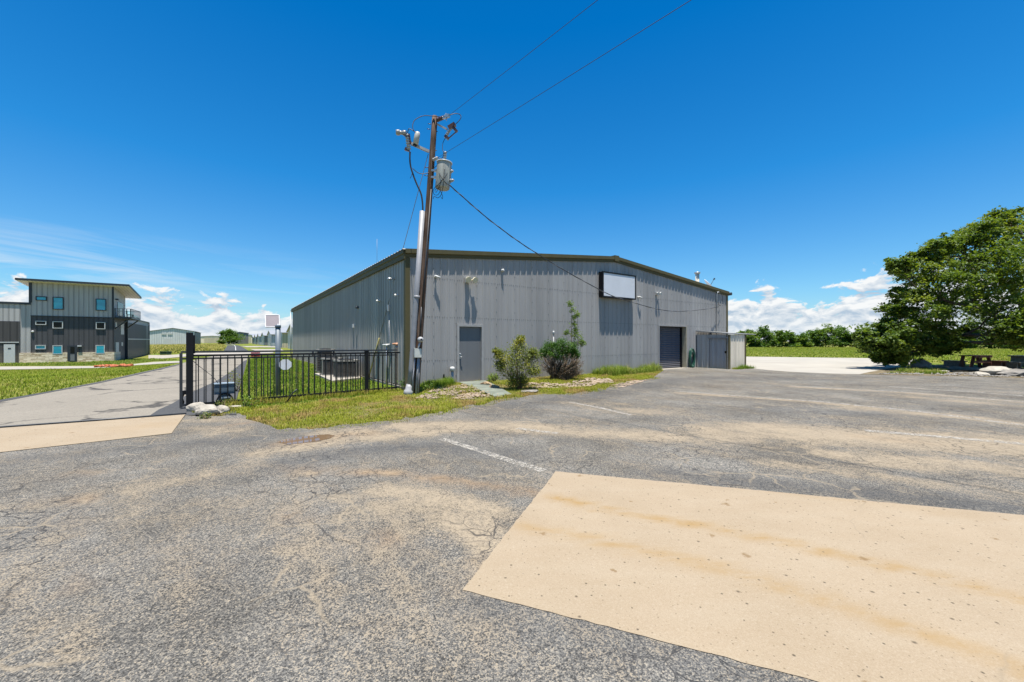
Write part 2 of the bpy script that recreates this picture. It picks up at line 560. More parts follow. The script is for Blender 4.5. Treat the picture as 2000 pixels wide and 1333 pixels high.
# cracks
cr = t.voro(pw, 1.3, 'DISTANCE_TO_EDGE')
crk = t.ramp(cr, [(0.0, 1.0), (0.005, 0.9), (0.014, 0.0)])
gate = t.ramp(t.noise(p, 0.7, 3.0), [(0.55, 0.0), (0.62, 1.0)])
c = t.mix(t.m('MULTIPLY', t.m('MULTIPLY', crk, gate), 0.5), c, (0.024, 0.024, 0.025))
net = t.ramp(t.voro(t.n('ShaderNodeVectorMath', {0: pw, 1: t.n('ShaderNodeVectorMath', {0: t.n('ShaderNodeTexNoise', {'Vector': p, 'Scale': 9.0, 'Detail': 3.0}).outputs['Color'], 3: 0.14}, operation='SCALE').outputs[0]}, operation='ADD').outputs[0], 8.5, 'DISTANCE_TO_EDGE'), [(0.0, 1.0), (0.05, 0.85), (0.12, 0.0)])
net = t.m('MULTIPLY', t.m('MULTIPLY', net, t.ramp(dust, [(0.15, 0.0), (0.55, 1.0)])), t.ramp(mid, [(0.35, 0.2), (0.6, 1.0)]))
c = t.mix(t.m('MULTIPLY', net, 0.38), c, (0.33, 0.265, 0.18))
ali = t.ramp(t.voro(pw, 4.2, 'DISTANCE_TO_EDGE'), [(0.0, 1.0), (0.012, 0.9), (0.03, 0.0)])
ali = t.m('MULTIPLY', ali, t.ramp(t.noise(p, 0.5, 4.0), [(0.47, 0.0), (0.58, 1.0)]))
c = t.mix(t.m('MULTIPLY', ali, 0.8), c, (0.030, 0.030, 0.031))
cr2 = t.voro(pw, 1.7, 'DISTANCE_TO_EDGE')
crk2 = t.m('MULTIPLY', t.ramp(cr2, [(0.0, 1.0), (0.012, 0.8), (0.035, 0.0)]), t.ramp(t.noise(p, 0.9, 4.0), [(0.52, 0.0), (0.6, 1.0)]))
c = t.mix(t.m('MULTIPLY', crk2, 0.6), c, (0.25, 0.205, 0.145))
h = t.m('ADD', t.m('MULTIPLY', t.m('SUBTRACT', 1.0, t.voro(p, 100.0)), 0.6), t.m('MULTIPLY', crk, -1.5))
t.out(t.principled(c, 0.95, 0, 0.08, t.bump(h, 0.6, 0.010)))
M['asphalt'] = m

m, t = mat('tan_concrete_slab')
p = t.pos()
stn = t.n('ShaderNodeAttribute', attribute_name='rust').outputs['Fac']
c = t.mix(t.noise(p, 1.4, 6.0, 0.6), (0.235, 0.181, 0.118), (0.315, 0.255, 0.180))
c = t.mix(t.ramp(t.noise(t.scale(p, (1, 3.5, 1), (0, 0, R(18))), 1.1, 6.0, 0.65), [(0.45, 0.0), (0.75, 0.5)]), c, (0.305, 0.255, 0.185))
c = t.mix(t.m('MULTIPLY', t.ramp(t.noise(p, 150.0, 3.0, 0.8), [(0.40, 0.0), (0.62, 1.0)]), 0.42), c, (0.165, 0.12, 0.07))
c = t.mix(t.m('MULTIPLY', t.ramp(t.noise(p, 55.0, 3.0, 0.7), [(0.55, 0.0), (0.7, 1.0)]), 0.3), c, (0.36, 0.31, 0.24))
brk = t.ramp(t.noise(t.scale(p, (1.2, 4.0, 1.0), (0, 0, R(18))), 1.6, 6.0, 0.65), [(0.36, 0.12), (0.60, 1.0)])
c = t.mix(t.m('MULTIPLY', t.m('MULTIPLY', stn, brk), 0.95), c, (0.235, 0.152, 0.062))
def dots(scale, lo, hi, keep, amt, col, wob_=0.0):
    global c
    nd = t.n('ShaderNodeTexVoronoi', {'Vector': p, 'Scale': scale}, voronoi_dimensions='2D')
    d = nd.outputs['Distance']
    if wob_:
        d = t.m('ADD', d, t.m('MULTIPLY', t.m('SUBTRACT', t.noise(p, 28.0, 4.0), 0.5), wob_))
    cv = t.sep(nd.outputs['Color'])
    size = t.m('ADD', 0.45, cv[1])
    d = t.m('DIVIDE', d, size)
    mk = t.n('ShaderNodeMapRange', {0: d, 1: lo, 2: hi, 3: 1.0, 4: 0.0}).outputs[0]
    sel_ = t.m('GREATER_THAN', cv[0], keep)
    c = t.mix(t.m('MULTIPLY', t.m('MULTIPLY', mk, sel_), amt), c, col)


dots(9.0, 0.03, 0.075, 0.72, 0.85, (0.045, 0.036, 0.024))
dots(23.0, 0.05, 0.12, 0.72, 0.6, (0.09, 0.066, 0.04))
dots(4.3, 0.02, 0.05, 0.6, 0.8, (0.06, 0.045, 0.03), 0.05)
dots(2.1, 0.02, 0.07, 0.55, 0.7, (0.14, 0.085, 0.035), 0.22)
wob = t.n('ShaderNodeTexNoise', {'Vector': p, 'Scale': 2.2, 'Detail': 4.0}).outputs['Color']
pw = t.n('ShaderNodeVectorMath', {0: p, 1: t.n('ShaderNodeVectorMath', {0: wob, 3: 0.35}, operation='SCALE').outputs[0]}, operation='ADD').outputs[0]
crk = t.m('MULTIPLY', t.ramp(t.voro(pw, 0.33, 'DISTANCE_TO_EDGE'), [(0.0, 1.0), (0.0015, 0.8), (0.004, 0.0)]), t.ramp(t.noise(p, 1.5, 3.0), [(0.45, 0.0), (0.55, 1.0)]))
c = t.mix(t.m('MULTIPLY', crk, 0.5), c, (0.2, 0.16, 0.11))
t.out(t.principled(c, 0.88, 0, 0.25, t.bump(t.noise(p, 130.0, 4.0, 0.7), 0.25, 0.006)))
M['slab'] = m

m, t = mat('pale_road_surface')
p = t.pos()
c = t.mix(t.noise(t.scale(p, (1, 1, 1)), 0.5, 7.0, 0.65), (0.175, 0.158, 0.130), (0.265, 0.238, 0.196))
c = t.mix(t.m('MULTIPLY', t.sep(t.voro(p, 40.0, out='Color'))[0], 0.35), c, (0.08, 0.075, 0.068))
wob = t.n('ShaderNodeTexNoise', {'Vector': p, 'Scale': 0.55, 'Detail': 5.0, 'Roughness': 0.6}).outputs['Color']
pw = t.n('ShaderNodeVectorMath', {0: p, 1: t.n('ShaderNodeVectorMath', {0: wob, 3: 2.2}, operation='SCALE').outputs[0]}, operation='ADD').outputs[0]
crk = t.m('MULTIPLY', t.ramp(t.voro(pw, 0.33, 'DISTANCE_TO_EDGE'), [(0.0, 1.0), (0.012, 0.85), (0.03, 0.0)]), t.ramp(t.noise(p, 0.45, 3.0), [(0.44, 0.0), (0.54, 1.0)]))
c = t.mix(t.m('MULTIPLY', crk, 0.85), c, (0.028, 0.028, 0.03))
t.out(t.principled(c, 0.95, 0, 0.08, t.bump(t.noise(p, 60, 3.0), 0.3, 0.01)))
M['road'] = m

m, t = mat('dark_road_asphalt')
p = t.pos()
c = t.mix(t.noise(p, 0.8, 6.0, 0.65), (0.034, 0.037, 0.043), (0.07, 0.071, 0.074))
c = t.mix(t.m('MULTIPLY', t.sep(t.voro(p, 45.0, out='Color'))[0], 0.25), c, (0.14, 0.135, 0.12))
t.out(t.principled(c, 0.95, 0, 0.08, t.bump(t.noise(p, 60, 3.0), 0.3, 0.01)))
M['darkroad'] = m

m, t = mat('white_paint_worn')
p = t.pos()
n_ = t.noise(p, 7.0, 6.0, 0.75)
agg = t.sep(t.voro(p, 48.0, out='Color'))[0]
cov = t.ramp(t.m('ADD', n_, t.m('MULTIPLY', agg, 0.28)), [(0.52, 0.0), (0.72, 0.8)])
t.out(worn(t, t.principled(t.mix(agg, (0.25, 0.225, 0.185), (0.36, 0.335, 0.29)), 0.85), cov))
M['paint'] = m
m, t = mat('road_line_paint')
t.out(t.principled((0.33, 0.33, 0.31), 0.8))
M['line'] = m

m, t = mat('grassy_soil')
p = t.pos()
n0 = t.noise(p, 0.05, 5.0, 0.6)
n1 = t.noise(t.scale(p, (0.5, 1.0, 1.0), (0, 0, R(30))), 0.35, 5.0, 0.65)
n2 = t.noise(p, 9.0, 5.0, 0.75)
c = t.mix(t.ramp(n2, [(0.3, 0.0), (0.7, 1.0)]), (0.06, 0.095, 0.010), (0.13, 0.165, 0.020))
c = t.mix(t.ramp(n1, [(0.46, 0.0), (0.64, 0.8)]), c, (0.20, 0.17, 0.05))
c = t.mix(t.m('MULTIPLY', t.ramp(n0, [(0.5, 0.0), (0.62, 0.6)]), t.ramp(n2, [(0.3, 0.2), (0.7, 1.0)])), c, (0.25, 0.20, 0.075))
t.out(t.principled(c, 0.95, 0, 0.1, t.bump(n2, 0.8, 0.06)))
M['grassland'] = m

m, t = mat('verge_soil')
p = t.pos()
n1 = t.noise(p, 3.0, 6.0, 0.7)
c = t.ramp(n1, [(0.3, (0.055, 0.065, 0.016)), (0.5, (0.125, 0.115, 0.042)), (0.7, (0.19, 0.148, 0.088))])
t.out(t.principled(c, 0.95, 0, 0.1, t.bump(t.noise(p, 30, 4), 0.6, 0.02)))
M['soil'] = m

m, t = mat('mulch_dirt')
p = t.pos()
n1 = t.noise(p, 2.2, 6.0, 0.7)
c = t.ramp(n1, [(0.32, (0.055, 0.04, 0.025)), (0.5, (0.14, 0.112, 0.065)), (0.66, (0.23, 0.19, 0.14))])
t.out(t.principled(c, 0.95, 0, 0.1, t.bump(t.noise(p, 18, 5), 0.8, 0.04)))
M['mulch'] = m

m, t = mat('muddy_water')
p = t.pos()
c = t.mix(t.noise(p, 1.8, 4.0), (0.12, 0.075, 0.04), (0.18, 0.12, 0.07))
t.out(t.principled(c, 0.03, 0, 0.6))
M['water'] = m


def grassmat(name, greens, dry, dryamt):
    m, t = mat(name)
    p = t.pos()
    a = t.noise(p, 1.1, 4.0, 0.6)
    b = t.noise(p, 26.0, 2.0, 0.6)
    c = t.mix(t.ramp(b, [(0.35, 0.0), (0.65, 1.0)]), greens[0], greens[1])
    c = t.mix(t.ramp(t.m('ADD', a, t.m('MULTIPLY', t.m('SUBTRACT', b, 0.5), 0.5)), [(0.62 - dryamt, 0.0), (0.74 - dryamt, 0.95)]), c, dry)
    d = t.principled(c, 0.6, 0, 0.2)
    tr = t.n('ShaderNodeBsdfTranslucent', {'Color': c}).outputs[0]
    t.out(t.n('ShaderNodeMixShader', {0: 0.35, 1: d, 2: tr}).outputs[0])
    return m


M['grass_verge'] = grassmat('verge_grass', ((0.20, 0.245, 0.018), (0.37, 0.37, 0.040)), (0.40, 0.27, 0.10), 0.13)
M['grass_lawn'] = grassmat('lawn_grass', ((0.095, 0.18, 0.012), (0.19, 0.27, 0.024)), (0.32, 0.28, 0.06), 0.05)
M['grass_dry'] = grassmat('dry_grass', ((0.13, 0.21, 0.02), (0.25, 0.31, 0.04)), (0.46, 0.38, 0.13), 0.08)
M['grass_sun'] = grassmat('sunlit_field_grass', ((0.19, 0.26, 0.02), (0.31, 0.35, 0.035)), (0.42, 0.36, 0.10), 0.07)
M['grass_gold'] = grassmat('golden_grass', ((0.22, 0.24, 0.03), (0.36, 0.32, 0.06)), (0.50, 0.40, 0.14), 0.16)
M['leaf_oak'] = leafmat('oak_leaves', (0.040, 0.082, 0.013), (0.130, 0.192, 0.028), (0.220, 0.262, 0.040), 0.40, 0.5)
M['leaf_dist'] = leafmat('treeline_leaves', (0.038, 0.090, 0.014), (0.095, 0.175, 0.026), (0.150, 0.225, 0.030), 0.4, 0.25)
M['leaf_olive'] = leafmat('olive_shrub_leaves', (0.075, 0.105, 0.018), (0.190, 0.225, 0.050), (0.29, 0.29, 0.065), 0.4, 3.0)
M['leaf_dark'] = leafmat('dark_shrub_leaves', (0.022, 0.065, 0.008), (0.065, 0.15, 0.018), (0.10, 0.20, 0.025), 0.3, 3.0)
M['leaf_bright'] = leafmat('bright_shoot_leaves', (0.06, 0.12, 0.015), (0.14, 0.22, 0.03), (0.2, 0.27, 0.04), 0.35, 3.0)
M['twig'] = leafmat('dead_twig_leaves', (0.06, 0.042, 0.022), (0.13, 0.088, 0.05), (0.06, 0.08, 0.03), 0.1, 3.0)


# ------------------------------------------------------------------ ground sheets
def sheet(name, poly, m, dz, cell=None, attrs=None, kind='structure', label=None, thick=0.0):
    """flat polygon cut on a grid and laid on the ground"""
    bm = bmesh.new()
    vs = [bm.verts.new((q[0], q[1], 0)) for q in poly]
    bm.faces.new(vs)
    bmesh.ops.triangulate(bm, faces=bm.faces[:])
    if cell:
        xs = [q[0] for q in poly]
        ys = [q[1] for q in poly]
        for k in range(int((max(xs) - min(xs)) / cell)):
            g_ = bm.verts[:] + bm.edges[:] + bm.faces[:]
            bmesh.ops.bisect_plane(bm, geom=g_, plane_co=(min(xs) + (k + 1) * cell, 0, 0), plane_no=(1, 0, 0))
        for k in range(int((max(ys) - min(ys)) / cell)):
            g_ = bm.verts[:] + bm.edges[:] + bm.faces[:]
            bmesh.ops.bisect_plane(bm, geom=g_, plane_co=(0, min(ys) + (k + 1) * cell, 0), plane_no=(0, 1, 0))
    for v_ in bm.verts:
        v_.co.z = gz(v_.co.x, v_.co.y) + dz
    bmesh.ops.recalc_face_normals(bm, faces=bm.faces)
    for f_ in bm.faces:
        if f_.normal.z < 0:
            f_.normal_flip()
    if thick:
        bmesh.ops.solidify(bm, geom=bm.faces[:], thickness=thick)
    me = bpy.data.meshes.new(name)
    bm.to_mesh(me)
    bm.free()
    me.materials.append(m)
    for an, fn in (attrs or {}).items():
        at_ = me.attributes.new(an, 'FLOAT', 'POINT')
        vals = np.zeros(len(me.vertices) * 3)
        me.vertices.foreach_get('co', vals)
        vals = vals.reshape(-1, 3)
        at_.data.foreach_set('value', fn(vals[:, 0], vals[:, 1]).astype(np.float32))
    for p_ in me.polygons:
        p_.use_smooth = True
    o = bpy.data.objects.new(name, me)
    COL.objects.link(o)
    o['_o'] = (0, 0, 0)
    tag(o, kind=kind)
    if label:
        o['label'] = label
    return o


def PX(*pts):
    return [G(x, y) for x, y in pts]


# base ground: one sheet to the horizon
xs = sorted(set([-1500, -1000, -700, -500, -350, -250, -180, -140] + list(range(-110, 61, 2)) + [70, 85, 100, 130, 170, 230, 320, 450, 700, 1000, 1500]))
ys = sorted(set([-200, -120, -60, -30, -10] + list(range(0, 131, 2)) + [140, 155, 175, 200, 240, 300, 400, 550, 800, 1200, 2000]))
vv = [(x, y, gz(x, y) - 0.03) for y in ys for x in xs]
nx = len(xs)
ff = [(j * nx + i, j * nx + i + 1, (j + 1) * nx + i + 1, (j + 1) * nx + i) for j in range(len(ys) - 1) for i in range(nx - 1)]
tag(mesh_np('ground', vv, ff, M['grassland'], smooth=True), kind='structure')


def splat_fn(lines):
    """sum of soft strokes: (pixel polyline, half width in metres, amount)"""
    segs = []
    for pl, w, amt in lines:
        g_ = [G(*q) for q in pl]
        if len(g_) == 1:
            g_ = [g_[0], g_[0] + Vector((0.01, 0, 0))]
        for a_, b_ in zip(g_, g_[1:]):
            segs.append((a_, b_, w, amt))

    def fn(x, y):
        acc = np.zeros_like(x)
        for a_, b_, w, amt in segs:
            dx_, dy_ = b_.x - a_.x, b_.y - a_.y
            l2 = dx_ * dx_ + dy_ * dy_
            tt = np.clip(((x - a_.x) * dx_ + (y - a_.y) * dy_) / l2, 0, 1)
            d = np.hypot(x - a_.x - tt * dx_, y - a_.y - tt * dy_)
            acc = np.maximum(acc, amt * np.exp(-(d / w) ** 2))
        return acc
    return fn


ISL = [(470, 808), (490, 822), (540, 838), (585, 839), (620, 836), (700, 829), (760, 821), (800, 815), (860, 806), (900, 797), (930, 790), (1000, 779), (1030, 773),
       (1060, 770), (1110, 771), (1150, 765), (1180, 760), (1215, 752), (1240, 746), (1285, 738)]
rj = random.Random(3)
isl_edge = []
for (xa, ya), (xb, yb) in zip(ISL, ISL[1:]):
    for k in range(4):
        q = k / 4
        isl_edge.append((xa + (xb - xa) * q + rj.uniform(-5, 5), ya + (yb - ya) * q + rj.uniform(-2.2, 2.2)))
FW = Fr(C0, D2)
a_roll0 = FW.px(1288, 700)[0]
lot = PX((-900, 984), (0, 885), (335, 848), (362, 812), (385, 813), (430, 814)) + [G(*q) for q in isl_edge] + \
    [FW.p(a_roll0 - 0.1, 0.35, 0), FW.p(a_roll0 - 0.1, -0.4, 0), FW.p(18.2, -0.4, 0), FW.p(18.2, 2.0, 0), FW.p(21, 2.0, 0)] + \
    PX((1462, 719.5), (1500, 723.5), (1560, 727.5), (1620, 730), (1680, 731.5), (1760, 733.5), (1830, 735), (1900, 735.8), (1960, 738), (2060, 741), (2400, 752)) + \
    [Vector((34, 6, 0)), Vector((30, -9, 0)), Vector((-22, -9, 0))]
dust_fn = splat_fn([
    ([(520, 885), (600, 872), (700, 858), (800, 848), (880, 842)], 0.28, 1.0),
    ([(640, 850), (760, 836), (860, 832), (960, 832), (1080, 838)], 0.42, 0.85),
    ([(1000, 838), (1130, 842), (1250, 850), (1400, 858), (1560, 850)], 0.50, 0.75),
    ([(1420, 846), (1560, 850), (1700, 856), (1850, 862), (2050, 872)], 0.95, 0.95),
    ([(1640, 890), (1800, 905), (2050, 925)], 0.5, 0.75), ([(1500, 905), (1700, 930), (2000, 965)], 0.25, 0.5), ([(1650, 798), (1850, 812), (2050, 838)], 0.5, 0.5), ([(1750, 772), (2050, 800)], 0.6, 0.45),
    ([(1120, 790), (1200, 800), (1330, 812)], 0.7, 0.40),
    ([(1330, 768), (1600, 786), (2000, 830)], 0.28, 0.75),
    ([(1550, 756), (1780, 768), (2000, 786)], 0.32, 0.75),
    ([(740, 955), (860, 975), (980, 1000)], 0.22, 0.75),
    ([(930, 1010), (970, 1060), (930, 1120)], 0.22, 0.62),
    ([(760, 990), (900, 1030)], 0.25, 0.65),
    ([(40, 1240), (90, 1210), (150, 1290)], 0.12, 0.5),
    ([(60, 985), (200, 970), (330, 940), (500, 910)], 0.35, 0.35),
    ([(200, 1010), (500, 990), (700, 1000)], 0.6, 0.30),
    ([(300, 1080), (600, 1060), (800, 1090)], 0.5, 0.22),
    ([(500, 1250), (800, 1200), (950, 1230)], 0.4, 0.22),
    ([(390, 835), (440, 845), (470, 838)], 0.3, 0.6),
    ([(370, 822), (470, 822)], 0.35, 0.45),
    ([(560, 930), (640, 918), (760, 925)], 0.12, 0.6),
])
rust_fn = splat_fn([
    ([(560, 918), (650, 920), (760, 925), (900, 940), (1035, 963)], 0.10, 0.75),
    ([(545, 868), (600, 862), (660, 852), (720, 846)], 0.22, 0.55),
    ([(735, 1062), (757, 1056)], 0.045, 0.95), ([(142, 1150), (165, 1145)], 0.04, 0.9), ([(362, 1188), (380, 1184)], 0.035, 0.7),
    ([(60, 985), (140, 978), (190, 975)], 0.09, 0.45), ([(440, 832), (490, 826)], 0.15, 0.5), ([(1700, 855), (1780, 862)], 0.25, 0.35),
    ([(940, 1100), (900, 1160)], 0.10, 0.4), ([(120, 930), (180, 925)], 0.15, 0.3), ([(560, 1010), (620, 1005)], 0.08, 0.3)])
dark_fn = splat_fn([
    ([(560, 905), (700, 880), (850, 870), (1000, 890)], 0.35, 0.7),
    ([(1000, 790), (1080, 783), (1200, 765), (1300, 745), (1400, 738), (1600, 742)], 0.8, 0.55),
    ([(360, 868), (480, 860), (560, 850)], 0.3, 0.65), ([(0, 900), (150, 890), (300, 872)], 0.3, 0.5),
    ([(1300, 930), (1600, 955), (2000, 995)], 0.30, 0.65), ([(1500, 800), (1750, 812)], 0.5, 0.45),
    ([(940, 1180), (1200, 1250), (1500, 1330)], 0.18, 0.35), ([(0, 1060), (60, 1040)], 0.4, 0.3)])
sheet('parking_lot', lot, M['asphalt'], 0.0, 0.22, {'dust': dust_fn, 'rust': rust_fn, 'dark': dark_fn})

# tan concrete slab in the foreground, standing a little proud
A_, B_, C_, D_ = G(1085, 922), G(903, 1157), G(1610, 1338), G(2000, 1008)
ext = 9.0
slab_q = [A_, B_, B_ + (C_ - B_).normalized() * ext, A_ + (D_ - A_).normalized() * (ext + 1.2)]
slab_rust = splat_fn([
    ([(1075, 972), (1200, 1000), (1400, 1035), (1640, 1085), (1850, 1135), (2050, 1185)], 0.075, 1.0),
    ([(1020, 1030), (1200, 1065), (1400, 1110), (1600, 1170), (1800, 1235), (2000, 1310)], 0.085, 0.8),
    ([(1500, 960), (1900, 1010)], 0.1, 0.18)])
slab_poly = []
rj = random.Random(31)
for qa, qb in zip(slab_q, slab_q[1:] + slab_q[:1]):
    nseg = max(4, int((qb - qa).length / 0.07))
    dv = (qb - qa).normalized()
    for k in range(nseg):
        q = qa.lerp(qb, k / nseg)
        jx = rj.gauss(0, 0.003) + 0.004 * math.sin(k * 0.17 + qa.x)
        slab_poly.append(q + Vector((-dv.y, dv.x, 0)) * (jx if k else 0))
sheet('concrete_slab', slab_poly, M['slab'], 0.004, 0.12, {'rust': slab_rust})

# concrete strip under the gate, road beyond, drive, apron
nort = splat_fn([([(250, 838), (330, 830)], 0.3, 0.35)])
sheet('gate_strip', PX((-900, 912), (0, 838), (180, 825), (362, 811), (335, 848), (0, 885), (-900, 984)), M['slab'], 0.008, 0.4, {'rust': nort})
tag(MB().tube([G(-900, 910) + Vector((0, 0, .02)), G(0, 836.5) + Vector((0, 0, .02)), G(180, 823.5) + Vector((0, 0, .02)), G(364, 809.5) + Vector((0, 0, .02))], 0.018, 6)
    .build('gate_track', M['darkgrey_metal']), 'thin steel gate rail laid along the back edge of the concrete strip', 'rail')
sheet('road', PX((-900, 905), (-400, 832), (0, 783), (100, 764), (200, 745), (270, 729), (350, 711), (400, 699), (440, 692), (486, 692), (482, 705), (474, 735), (466, 765), (460, 790),
                 (462, 812), (362, 810.5), (0, 837)), M['road'], 0.0, 1.0)
sheet('road_patch', PX((292, 813), (310, 801), (335, 790), (372, 768), (420, 746), (455, 724), (476, 706), (483, 703), (476, 730), (466, 765), (460, 790), (462, 811), (362, 812)), M['darkroad'], 0.005, 0.7)
sheet('road_edge_seal', PX((-500, 848), (0, 786), (100, 767), (200, 748), (270, 732), (350, 713.5), (350, 711.5), (270, 729.5), (200, 745.5), (100, 764.5), (0, 782), (-500, 840)), M['darkroad'], 0.006, 1.5)
sheet('far_road', PX((437, 685.5), (442, 679), (444, 675), (441, 672.8), (436, 671.4), (452, 671.4), (462, 673.8), (472, 677.5), (485, 685.5)), M['darkroad'], 0.02, 8.0)
sheet('far_road_centre_line', PX((459.4, 685.2), (459.2, 678), (457, 674.6), (450, 672.4), (451, 672.4), (458.4, 674.6), (460.6, 678), (461.4, 685.2)), M['line'], 0.05, 8.0)
sheet('far_drive', PX((290, 694), (380, 690), (440, 687), (530, 686), (535, 690), (486, 691.5), (440, 692.5), (380, 695.5), (290, 702)), M['concrete'], 0.006, 3.0)
sheet('hangar_drive', PX((470, 676.4), (540, 677.2), (545, 679.4), (482, 678.6)), M['concrete'], 0.02, 8.0)
sheet('hangar_drive', PX((488, 682.4), (550, 683), (556, 686), (500, 686)), M['concrete'], 0.02, 8.0)
sheet('side_path', PX((-400, 723), (0, 716.5), (180, 715.5), (300, 707.5), (350, 705.5), (352, 709), (270, 713.5), (180, 719.5), (0, 722.5), (-400, 734)), M['concrete'], 0.004, 2.0)
sheet('apron', PX((1400, 720), (1462, 719.5), (1500, 723.5), (1560, 727.5), (1620, 730), (1680, 731.5), (1700, 727), (1760, 716.5), (1806, 708), (1790, 702), (1690, 700), (1457, 697), (1410, 697)),
      plain('apron_concrete', (0.29, 0.265, 0.22), 0.85, var=0.12, scale=0.35), 0.004, 1.5)
sheet('tree_bed', PX((1680, 731.5), (1700, 727), (1760, 716.5), (1830, 713), (1900, 716), (2060, 722), (2400, 730), (2400, 752), (2060, 741), (1960, 738), (1900, 735.8), (1830, 735), (1760, 733.5)), M['mulch'], 0.008, 0.8)
# verge between the lot and the wall
verge = [G(*q) for q in isl_edge] + [FW.p(a_roll0 - 0.1, 0.35, 0), FW.p(a_roll0 - 0.1, -0.02, 0), FW.p(-0.1, -0.02, 0), FW.p(-0.1, 0.6, 0)] + PX((770, 764), (700, 776), (600, 788), (480, 797), (440, 800), (375, 806), (390, 812), (430, 813))
sheet('verge', verge, M['soil'], -0.012, 0.6)


def strip(name, pts, w, m, dz=0.005):
    g_ = [G(*q) for q in pts]
    L_, R_ = [], []
    for i, q in enumerate(g_):
        d = (g_[min(i + 1, len(g_) - 1)] - g_[max(i - 1, 0)])
        d = Vector((-d.y, d.x, 0)).normalized() * w / 2
        L_.append(q + d)
        R_.append(q - d)
    return sheet(name, L_ + R_[::-1], m, dz, 0.4)


for pts in ([(1325, 765), (1600, 785), (1800, 805), (2000, 832), (2150, 850)], [(1540, 754), (1760, 766), (2000, 786)], [(1735, 756), (1860, 764), (2000, 774)],
            [(1112, 786), (1170, 797), (1232, 812)], [(862, 858), (930, 879), (1000, 902), (1062, 921)], [(1010, 838), (1090, 848)], [(1690, 842), (1850, 855), (2000, 868)]):
    strip('parking_line', pts, 0.22 if pts[0][0] > 1300 else 0.15, M['paint'])
# puddle
pud = PX((541, 864), (560, 859), (590, 854.5), (615, 851), (640, 849.5), (654, 852), (645, 857), (620, 862.5), (590, 867), (560, 869))
o = sheet('puddle', pud, M['water'], 0.004)
# walk at the door, stone edging
aD0, zD = FW.px(895, 744)
aD1 = FW.px(941, 744)[0]
wk = [FW.p(aD0 - 0.02, 0.06, 0), FW.p(aD1 + 0.12, 0.06, 0)] + PX((1000, 773), (966, 777.5))
sheet('door_walk', wk, plain('green_grey_concrete', (0.13, 0.145, 0.115), 0.85, var=0.3, scale=3), 0.035, 0.4)

# ------------------------------------------------------------------ the warehouse
PITCH = 0.305
PROF = [(-0.046, 0.0), (-0.02, 0.030), (0.02, 0.030), (0.046, 0.0), (0.088, 0.0), (0.098, 0.006), (0.112, 0.006), (0.122, 0.0), (0.180, 0.0), (0.190, 0.006), (0.204, 0.006), (0.214, 0.0)]


def rib_at(a, ph):
    u = (a - ph + 0.046) % PITCH - 0.046
    pr = PROF + [(PITCH - 0.046, 0.0)]
    for (x0, y0), (x1, y1) in zip(pr, pr[1:]):
        if x0 <= u <= x1:
            return y0 + (y1 - y0) * (u - x0) / (x1 - x0)
    return 0.0


def ribbed(mb, fr, a0, a1, z0, ztop, holes=(), ph=0.0, b=0.0):
    bp = {a0, a1}
    k = math.floor((a0 - ph) / PITCH) - 1
    while k * PITCH + ph < a1 + PITCH:
        for u, _ in PROF:
            q = ph + k * PITCH + u
            if a0 < q < a1:
                bp.add(q)
        k += 1
    for h0, h1, hb, ht in holes:
        bp |= {h0, h1}
    bp = sorted(q for q in bp if a0 <= q <= a1)
    bp = [q for i, q in enumerate(bp) if i == 0 or q - bp[i - 1] > 1e-5]
    for q0, q1 in zip(bp, bp[1:]):
        mid = (q0 + q1) / 2
        spans = [[z0, None]]
        for h0, h1, hb, ht in holes:
            if h0 <= mid <= h1:
                spans = ([[z0, hb]] if hb > z0 else []) + [[ht, None]]
        b0_, b1_ = b + rib_at(q0, ph), b + rib_at(q1, ph)
        for s0, s1 in spans:
            t0, t1 = (ztop(q0), ztop(q1)) if s1 is None else (s1, s1)
            mb.quad(fr.p(q0, b0_, s0), fr.p(q1, b1_, s0), fr.p(q1, b1_, t1), fr.p(q0, b0_, t0))


WID, DEP = 21.87, 32.3
ZB = 0.10
EAVE, PEAK = 4.93, 5.95
RH0 = FW.px(1286.5, 700)[0]
RH1 = FW.px(1339.5, 700)[0]
zR0, zR1 = 0.13, FW.px(1312, 637.5)[1]
zDt = FW.px(918, 637.5)[1]


def gtop(a):
    return EAVE + (PEAK - EAVE) * (1 - abs(a - WID / 2) / (WID / 2))


bld = thing('warehouse', 'long low grey ribbed metal warehouse with olive trim, facing the parking lot', 'building', (C0[0], C0[1], 0))
fw = MB()
ribbed(fw, FW, 0.0, WID, ZB, lambda a: gtop(a) - 0.1, [(aD0, aD1, 0.0, zDt), (RH0, RH1, 0.0, zR1)], ph=0.12)
fw.build('front_wall', M['wall'], bld)
FL = Fr(off(C0, D1, DEP), NV)
sw = MB()
ribbed(sw, FL, 0.0, DEP, ZB, lambda a: EAVE - 0.1, ph=0.1)
sw.build('side_wall', M['side'], bld)
rw = MB()
CR = off(C0, D2, WID)
FRt = Fr(CR, D1)
rw.quad(FRt.p(0, 0, ZB), FRt.p(DEP, 0, ZB), FRt.p(DEP, 0, EAVE - 0.1), FRt.p(0, 0, EAVE - 0.1))
rw.build('side_wall', M['side'], bld)
bw = MB()
bw.quad(FW.p(0, -DEP, ZB), FW.p(WID, -DEP, ZB), FW.p(WID, -DEP, EAVE - 0.1), FW.p(WID / 2, -DEP, PEAK - 0.1), FW.p(0, -DEP, EAVE - 0.1))
bw.build('back_wall', M['wall'], bld)
fd = MB()
fd.box(FW, -0.05, aD0 - 0.02, -0.3, 0.012, -0.4, ZB)
fd.box(FW, -0.09, -0.05, -DEP, 0.012, -0.5, 0.085)
fd.box(FW, aD0 - 0.02, WID + 0.02, -0.3, 0.010, -0.4, ZB + 0.002)
fd.build('foundation', M['concrete'], bld)

